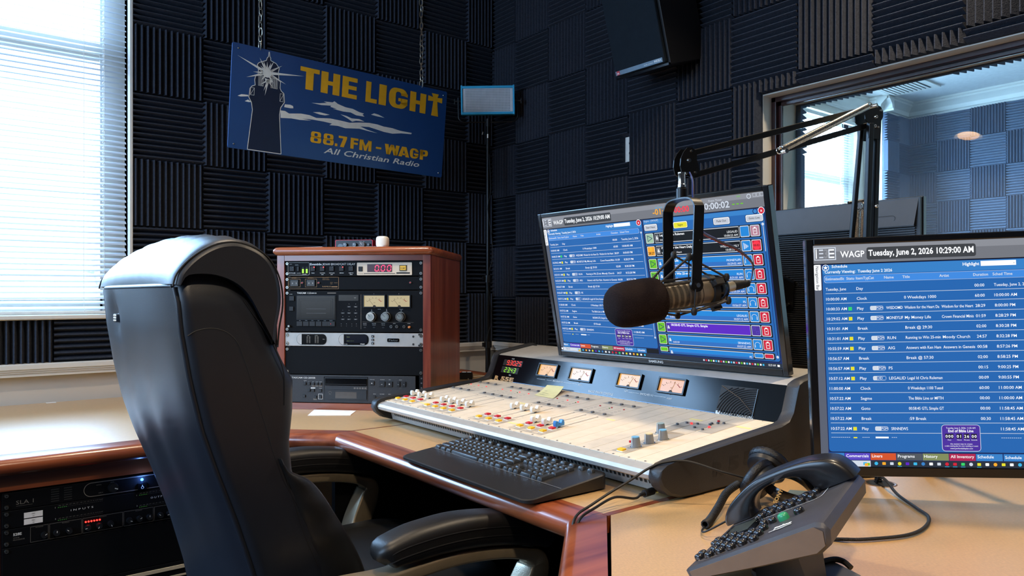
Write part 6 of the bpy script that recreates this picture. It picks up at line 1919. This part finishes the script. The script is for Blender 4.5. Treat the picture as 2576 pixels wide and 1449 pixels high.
# ================================================================ desk phone
PT = P4((-1.5178, -2.4718, .7599), (.2128, -.8437, .4928), (.9574, .2808, .0673), (-.1952, .4575, .8675))
# prism() extrudes along local y, so x = along the phone, y = across, z = out of its face
ph = thing('desk_phone', 'charcoal desk phone with tilted keypad on the desk wing', 'telephone', (0, 0, 0), PT)
PHG = mat('phone_charcoal', '3f3d40', .42, bump=(600, .1), metal=.15)
PHS = mat('phone_bronze', '6a5d52', .42, metal=.3)
g = G()
pr = [(0, -.002), (.004, .0), (.192, .0), (.2005, -.004), (.204, -.014), (.196, -.030), (.18, -.036), (.10, -.028), (.012, -.018), (0, -.010)]
rs = []
for y, ins in ((.0, .004), (.0035, .0), (.22, 0), (.226, .004)):
    rs.append([(a+(ins if a < .1 else -ins), y, b-(ins if b > -.014 else -ins)) for a, b in pr])
g.loft(rs, PHG); g.build('body', ph, ang=40)
g = G(); g.prism([(.006, -.004), (.188, -.004), (.196, -.012), (.19, -.028), (.176, -.033), (.10, -.0255), (.014, -.0155), (.006, -.011)], -.0012, .003, PHS); g.build('side_trim', ph, bevel=.0008)
PX = P4((0, 0, 0), (1, 0, 0), (0, 0, -1), (0, 1, 0))       # print on the face: local XZ -> phone x,y, facing out
g = G()
g.flat([(.012, .098), (.075, .098), (.075, .165), (.012, .165)], -.0012, BLKG, PX); g.flat([(.018, .104), (.06, .104), (.06, .158), (.018, .158)], -.0015, mat('phone_lcd', '3a3f3a', .2), PX)
P = [(x, z) for x, z in rpoly(.052, .165, .136, .198, .012)]; g.line(P+P[:1], .0009, -.0012, PWHT, PX)
P = rpoly(.014, .062, .012, .060, .012); g.line(P+P[:1], .0008, -.0012, mat('pale_bronze', 'a08a70', .5), PX)
g.ring(.134, .046, .012, .0016, -.0012, PWHT, PX, n=20, a0=3.6, a1=5.6)
g.text('telos', .122, .042, .009, -.0014, PWHT, w=.026, T=PX, bold=.05, rot=0); g.line([(.118, .034), (.150, .038)], .0025, -.0013, PWHT, PX)
g.build('face_print', ph)
KD = mat('phone_key', '141315', .25, coat=.5)
def pkey(x, y, w, d, mt=KD, h=.0075, nm='key'):
    g = G()
    rgs = []
    for s_, z in ((1, 0), (1, h*.55), (.86, h*.86), (.55, h), (.0001, h*1.04)):
        rgs.append([(x+a*s_, y+b*s_, z) for a, b in rpoly(-w/2, w/2, -d/2, d/2, min(w, d)*.42, 4)])
    g.loft(rgs, mt); return g.build(nm, ph, ang=70)
for i in range(6):
    for y in (.150, .176): pkey(.068+.0162*i, y, .0112, .0125)
for i in range(5):
    for j, y in enumerate((.026, .047, .068)):
        pkey(.032+.0172*i, y-.004+.0, .0128, .0125)
for x, y in ((.018, .076), (.018, .090), (.030, .093), (.046, .088), (.092, .092), (.106, .090)): pkey(x, y, .011, .011)
pkey(.012, .030, .0125, .011); pkey(.012, .043, .0125, .011)
tag(pkey(.125, .084, .0145, .015, mat('green_key', '2f8f62', .3), .009), 'green oval key'); pkey(.146, .090, .014, .014)
# handset
ho = spline([(a, 0, b) for a, b in ((-.008, .001), (-.006, .012), (.016, .030), (.062, .0465), (.106, .0490), (.152, .0455), (.186, .0350), (.200, .0190), (.206, .0015))], 5)
hn = spline([(a, 0, b) for a, b in ((.146, .0015), (.141, .020), (.128, .030), (.107, .0345), (.076, .032), (.056, .0245), (.044, .012), (.041, .001))], 5)
def resamp(P, m):
    return [P[min(int(i/(m-1)*(len(P)-1)), len(P)-2)].lerp(P[min(int(i/(m-1)*(len(P)-1)), len(P)-2)+1], i/(m-1)*(len(P)-1)-min(int(i/(m-1)*(len(P)-1)), len(P)-2)) for i in range(m)]
hm = 40
ho = resamp(ho, hm); hn = resamp(hn[::-1], hm)
rings = []
for p, q in zip(ho, hn):
    c_ = (p+q)*.5; d_ = (p-q)*.5
    rings.append([tuple(Vector((c_.x, .206, c_.z))+Vector((d_.x*v, u_, d_.z*v))) for u_, v in rpoly(-.0245, .0245, -1, 1, .007, 4)] if False else
                 [(c_.x+d_.x*sv, .206+su, c_.z+d_.z*sv) for su, sv in ((-.0245, -.75), (-.0245, 0), (-.0245, .72), (-.0225, .90), (-.018, .98), (0, 1.0), (.018, .98), (.0225, .90), (.0245, .72), (.0245, 0), (.0245, -.75), (.0215, -.95), (0, -1.0), (-.0215, -.95))])
HS = mat('handset_black', '111012', .33, coat=.2)
hs = thing('phone_handset', 'black curved handset resting on the charcoal desk phone', 'handset', (0, 0, 0), PT)
g = G(); g.loft(rings, HS); g.build('grip', hs, ang=65)
# stand of the phone
g = G(); g.T = PT.inverted()
pl_ = [(-1.300, -2.555), (-1.325, -2.615), (-1.45, -2.69), (-1.47, -2.60), (-1.425, -2.512), (-1.37, -2.48)]
n = len(pl_)
vs = [(x, y, H+.0005) for x, y in pl_]+[(x, y, H+.009) for x, y in pl_]
g.add(vs, [tuple(range(n))[::-1], tuple(range(n, 2*n))]+[(i, (i+1) % n, n+(i+1) % n, n+i) for i in range(n)], GREY)
g.build('stand_plate', ph, bevel=.003)
g = G(); g.T = PT.inverted()
cn = [((-1.44, -2.53), (-1.385, -2.52), (-1.385, -2.60), (-1.44, -2.61)), ((-1.45, -2.53), (-1.385, -2.515), (-1.39, -2.595), (-1.455, -2.60))]
g.loft([[(x, y, H+.008) for x, y in cn[0]], [(x, y, H+.055) for x, y in cn[1]]], BLK); g.build('stand_neck', ph)
g = G(); g.T = PT.inverted(); g.tube(spline([(-1.335, -2.560, H+.0115), (-1.310, -2.568, H+.013), (-1.302, -2.578, H+.011), (-1.304, -2.590, H+.006)], 5), .0042, RUBB, n=8); g.build('rubber_foot', ph)
def helix(P, r, wire, turns, mt, name, label, cat='cable', tails=()):
    P = spline(P, 12); g = G(); m = len(P); Q = []
    N = turns*9
    u = None
    for i in range(N+1):
        t = i/N*(m-1); k = min(int(t), m-2); f = t-k
        p = P[k].lerp(P[k+1], f); tg = (P[k+1]-P[k]).normalized()
        u = (u-tg*u.dot(tg)).normalized() if u is not None else tg.orthogonal().normalized()
        w_ = tg.cross(u); a = 2*PI*i/9
        Q.append(p+u*math.cos(a)*r+w_*math.sin(a)*r)
    g.tube(Q, wire, mt, n=5)
    for tl in tails: g.tube(spline(tl, 6), wire, mt, n=6)
    return tag(g.build(name), label, cat)
hb = PT @ Vector((-.006, .206, .006))
c0 = Vector((-1.325, -2.345, H+.0075))
helix([(-1.150, -2.300, H+.040), (-1.185, -2.300, H+.030), (-1.235, -2.318, H+.016), (-1.285, -2.338, H+.008), (-1.310, -2.347, H+.008)], .0058, .0017, 40, RUBB, 'handset_cord', 'black coiled handset cord lying between phone and console',
      tails=[[(-1.312, -2.347, H+.004), (-1.335, -2.360, H+.005), (-1.345, -2.378, H+.012), tuple(hb)]])
# cord of the phone to the grommet
g = G(); g.tube(spline([(-1.215, -2.49, H+.03), (-1.206, -2.495, H+.005), (-1.185, -2.525, H+.0042), (-1.15, -2.548, H+.0042), (-1.09, -2.572, H+.0042), (-1.03, -2.572, H+.0042), (-.965, -2.552, H+.0042), (-.925, -2.515, H+.0045), (-.865, -2.455, H+.006), (-.815, -2.410, H+.016), (-.795, -2.388, H+.016), (-.79, -2.378, H-.005), (-.79, -2.376, H-.03)], 8), .0029, mat('braided_black', '141416', .55, bump=(900, 1.0)), n=8)
tag(g.build('braided_cable'), 'black braided cord looping from phone to the desk grommet', 'cable')
t = thing('cable_grommet', 'brown round cable grommet hole in the desk wing', 'grommet', (-.785, -2.384, H))
g = G(); g.lathe([(.026, .0), (.030, .0012), (.032, .0002)], mat('grommet_brown', '6b4a2c', .5), n=28); g.build('ring', t)
g = G(); g.disc(0, 0, .0262, -.0005, mat('hole_black', '0a0706', .9), T=P4((0, 0, 0), (1, 0, 0), (0, 0, -1), (0, 1, 0)), n=24); g.build('hole', t)
helix([(-.782, -2.380, H-.01), (-.776, -2.376, H+.018), (-.762, -2.372, H+.04), (-.74, -2.366, H+.075)], .0056, .0022, 26, RUBB, 'cable_sleeve', 'thick braided black cable sleeve rising from the grommet')
sheet('grey teal sheet of paper on the desk behind the phone', [(-1.02, -2.44), (-.905, -2.40), (-.98, -2.30), (-1.09, -2.34)], H+.0004, mat('teal_sheet', '5d6f76', .6))

# ================================================================ headphones
c1 = Vector((-1.128, -2.330, .790)); c2 = Vector((-1.075, -2.312, .806))
hp = thing('headphones', 'black studio headphones lying behind the desk phone', 'headphones', (-1.10, -2.33, H))
hi = hp.matrix_world.inverted()
d1 = Vector((-.10, .86, .48)).normalized(); d2 = Vector((.62, .05, .50)).normalized()
CUSH = mat('ear_cushion', '0e0e11', .42, bump=(420, .5, .002))
for c, d in ((c1, d1), (c2, d2)):
    T_ = hi @ Matrix.Translation(c) @ d.to_track_quat('Z', 'Y').to_matrix().to_4x4()
    g = G(); g.lathe([(0, -.018), (.028, -.017), (.036, -.010), (.037, -.002), (.034, .002), (.022, .003), (0, .0032)], BLK, T=T_, n=28); cup = g.build('ear_cup', hp)
    g = G()
    vs_ = []
    for i in range(48):
        a = 2*PI*i/48
        r = .0305+.0008*math.sin(a*23)
        vs_.append(T_ @ Vector((r*math.cos(a), r*math.sin(a), .008)))
    g.tube(vs_, .0095, CUSH, n=10, closed=True); g.build('ear_cushion', cup)
g = G()
P = spline([c1-d1*.016, (-1.135, -2.372, .775), (-1.11, -2.395, .765), (-1.07, -2.395, .766), (-1.035, -2.375, .775), (-1.035, -2.34, .79), c2-d2*.012], 8)
g.tube([hi @ Vector(p) for p in P], (.0115, .0028), BLKG, n=8, flat=(0, 0, 1)); g.build('headband', hp)
g = G(); _X = Vector((.36, -.28, .89)).normalized(); _Y = Vector((.616, .788, 0)); _Y = (_Y-_X*_Y.dot(_X)).normalized(); TT = hi @ P4((-1.160, -2.383, .765), _X, _Y, _X.cross(_Y)); g.text('SONY', 0, 0, .0065, 0, mat('gold_print', 'c9a765', .5), w=.028, bold=.03, T=TT); g.build('maker_mark', hp)
# headphone lead over the cheek and its plug
jk = CM @ Vector((.528, -.224, .0135))
jd = (CM.to_3x3() @ Vector((0, -.95, -.05))).normalized()
t = thing('headphone_plug', 'black jack plug with brass collar in the console front', 'plug', jk)
ji = t.matrix_world.inverted()
g = G(); g.cyl(ji @ (jk+jd*.002), ji @ (jk+jd*.010), .0048, mat('brass', 'a8863e', .25, metal=1), n=14); g.build('collar', t)
g = G(); g.cyl(ji @ (jk+jd*.010), ji @ (jk+jd*.034), .0072, RUBB, n=14); g.cyl(ji @ (jk+jd*.034), ji @ (jk+jd*.046), .0042, RUBB, r1=.003, n=12); g.build('sleeve', t)
e0 = jk+jd*.046
g = G(); g.tube(spline([e0, e0+jd*.015+V(0, 0, -.003), V(-1.345, -2.175, .763), V(-1.40, -2.180, .7545), V(-1.437, -2.186, .7475), V(-1.456, -2.196, .736), V(-1.462, -2.203, .71), V(-1.462, -2.205, .65), V(-1.46, -2.205, .45)], 8), .0024, RUBB, n=7)
tag(g.build('headphone_lead'), 'thin black lead from the jack plug hanging over desk edge', 'cable')
g = G(); g.tube(spline([V(-1.115, -2.300, .785), V(-1.16, -2.27, .800), V(-1.20, -2.225, .8165), V(-1.235, -2.200, .8155), V(-1.262, -2.185, .806), V(-1.30, -2.17, .785), V(-1.345, -2.165, .770), V(-1.40, -2.170, .757), V(-1.436, -2.178, .7515), V(-1.458, -2.188, .742), V(-1.4665, -2.196, .72), V(-1.467, -2.20, .66), V(-1.466, -2.20, .45)], 8), .0024, RUBB, n=7)
tag(g.build('headphone_lead'), 'thin black lead arching over the console cheek from the headphones', 'cable')

# ================================================================ small things on the far desk
t = thing('button_controller', 'small black button pad with glowing keys behind the rack cabinet', 'control pad', (-.408, -.282, H), math.radians(-128))
g = G(); g.prism([(-.04, .001), (.04, .001), (.04, .034), (-.04, .014)], -.06, .06, BLK); g.build('case', t, bevel=.002)
for i in range(5):
    for j in range(3):
        g = G(); x = -.027+.027*j; y_ = -.046+.023*i
        z = .014+.020*(x+.04)/.08
        g.add([(x-.0105, y_-.009, z-.0026+.001), (x+.0105, y_-.009, z+.0026+.001), (x+.0105, y_+.009, z+.0026+.001), (x-.0105, y_+.009, z-.0026+.001)], [(0, 1, 2, 3)], emis('pad_white', 'e8f2f4', .9) if (i+j) % 4 else emis('pad_red', 'ff5a38', 1.2)); g.build('key', t)
g = G(); g.tube(spline([(-.40, -.34, H+.003), (-.36, -.30, H+.003), (-.30, -.28, H+.003), (-.262, -.31, H+.003), (-.25, -.35, H+.003)], 8), .0025, mat('white_cable', 'c9c4ba', .5), n=7)
tag(g.build('white_cable'), 'pale cable lying on the far desk behind the console', 'cable')
g = G(); g.bb(-2.005, -1.975, -.03, -.006, H+.0004, H+.0012, PAPER); tag(g.build('tape_strip'), 'scrap of white tape on the counter against the wall', 'tape')
# added arm in the next room, standing for a reflection in the glass
t = thing('reflected_boom', 'thin pale arm in next room standing for a glass reflection', 'boom arm', (1.75, -2.18, .80))
g = G(); g.tube([(0, 0, .0), (.01, 0, .39)], .008, STEEL); g.tube([(.03, -.03, .0), (.035, -.02, .39)], .006, STEEL); g.build('post', t)
g = G(); g.tube([(.01, 0, .40), (.25, -.35, .44)], .008, STEEL); g.lathe([(.018, .385), (.018, .41)], STEEL, n=16); g.build('arm', t)
g = G(); g.bb(-.3, .3, -.3, .3, -.8, 0, PAINT); tag(g.build('side_table', None), 'pale table under the added microphone arm in next room', 'table'); bpy.data.objects['side_table'].location = (1.75, -2.18, .799)
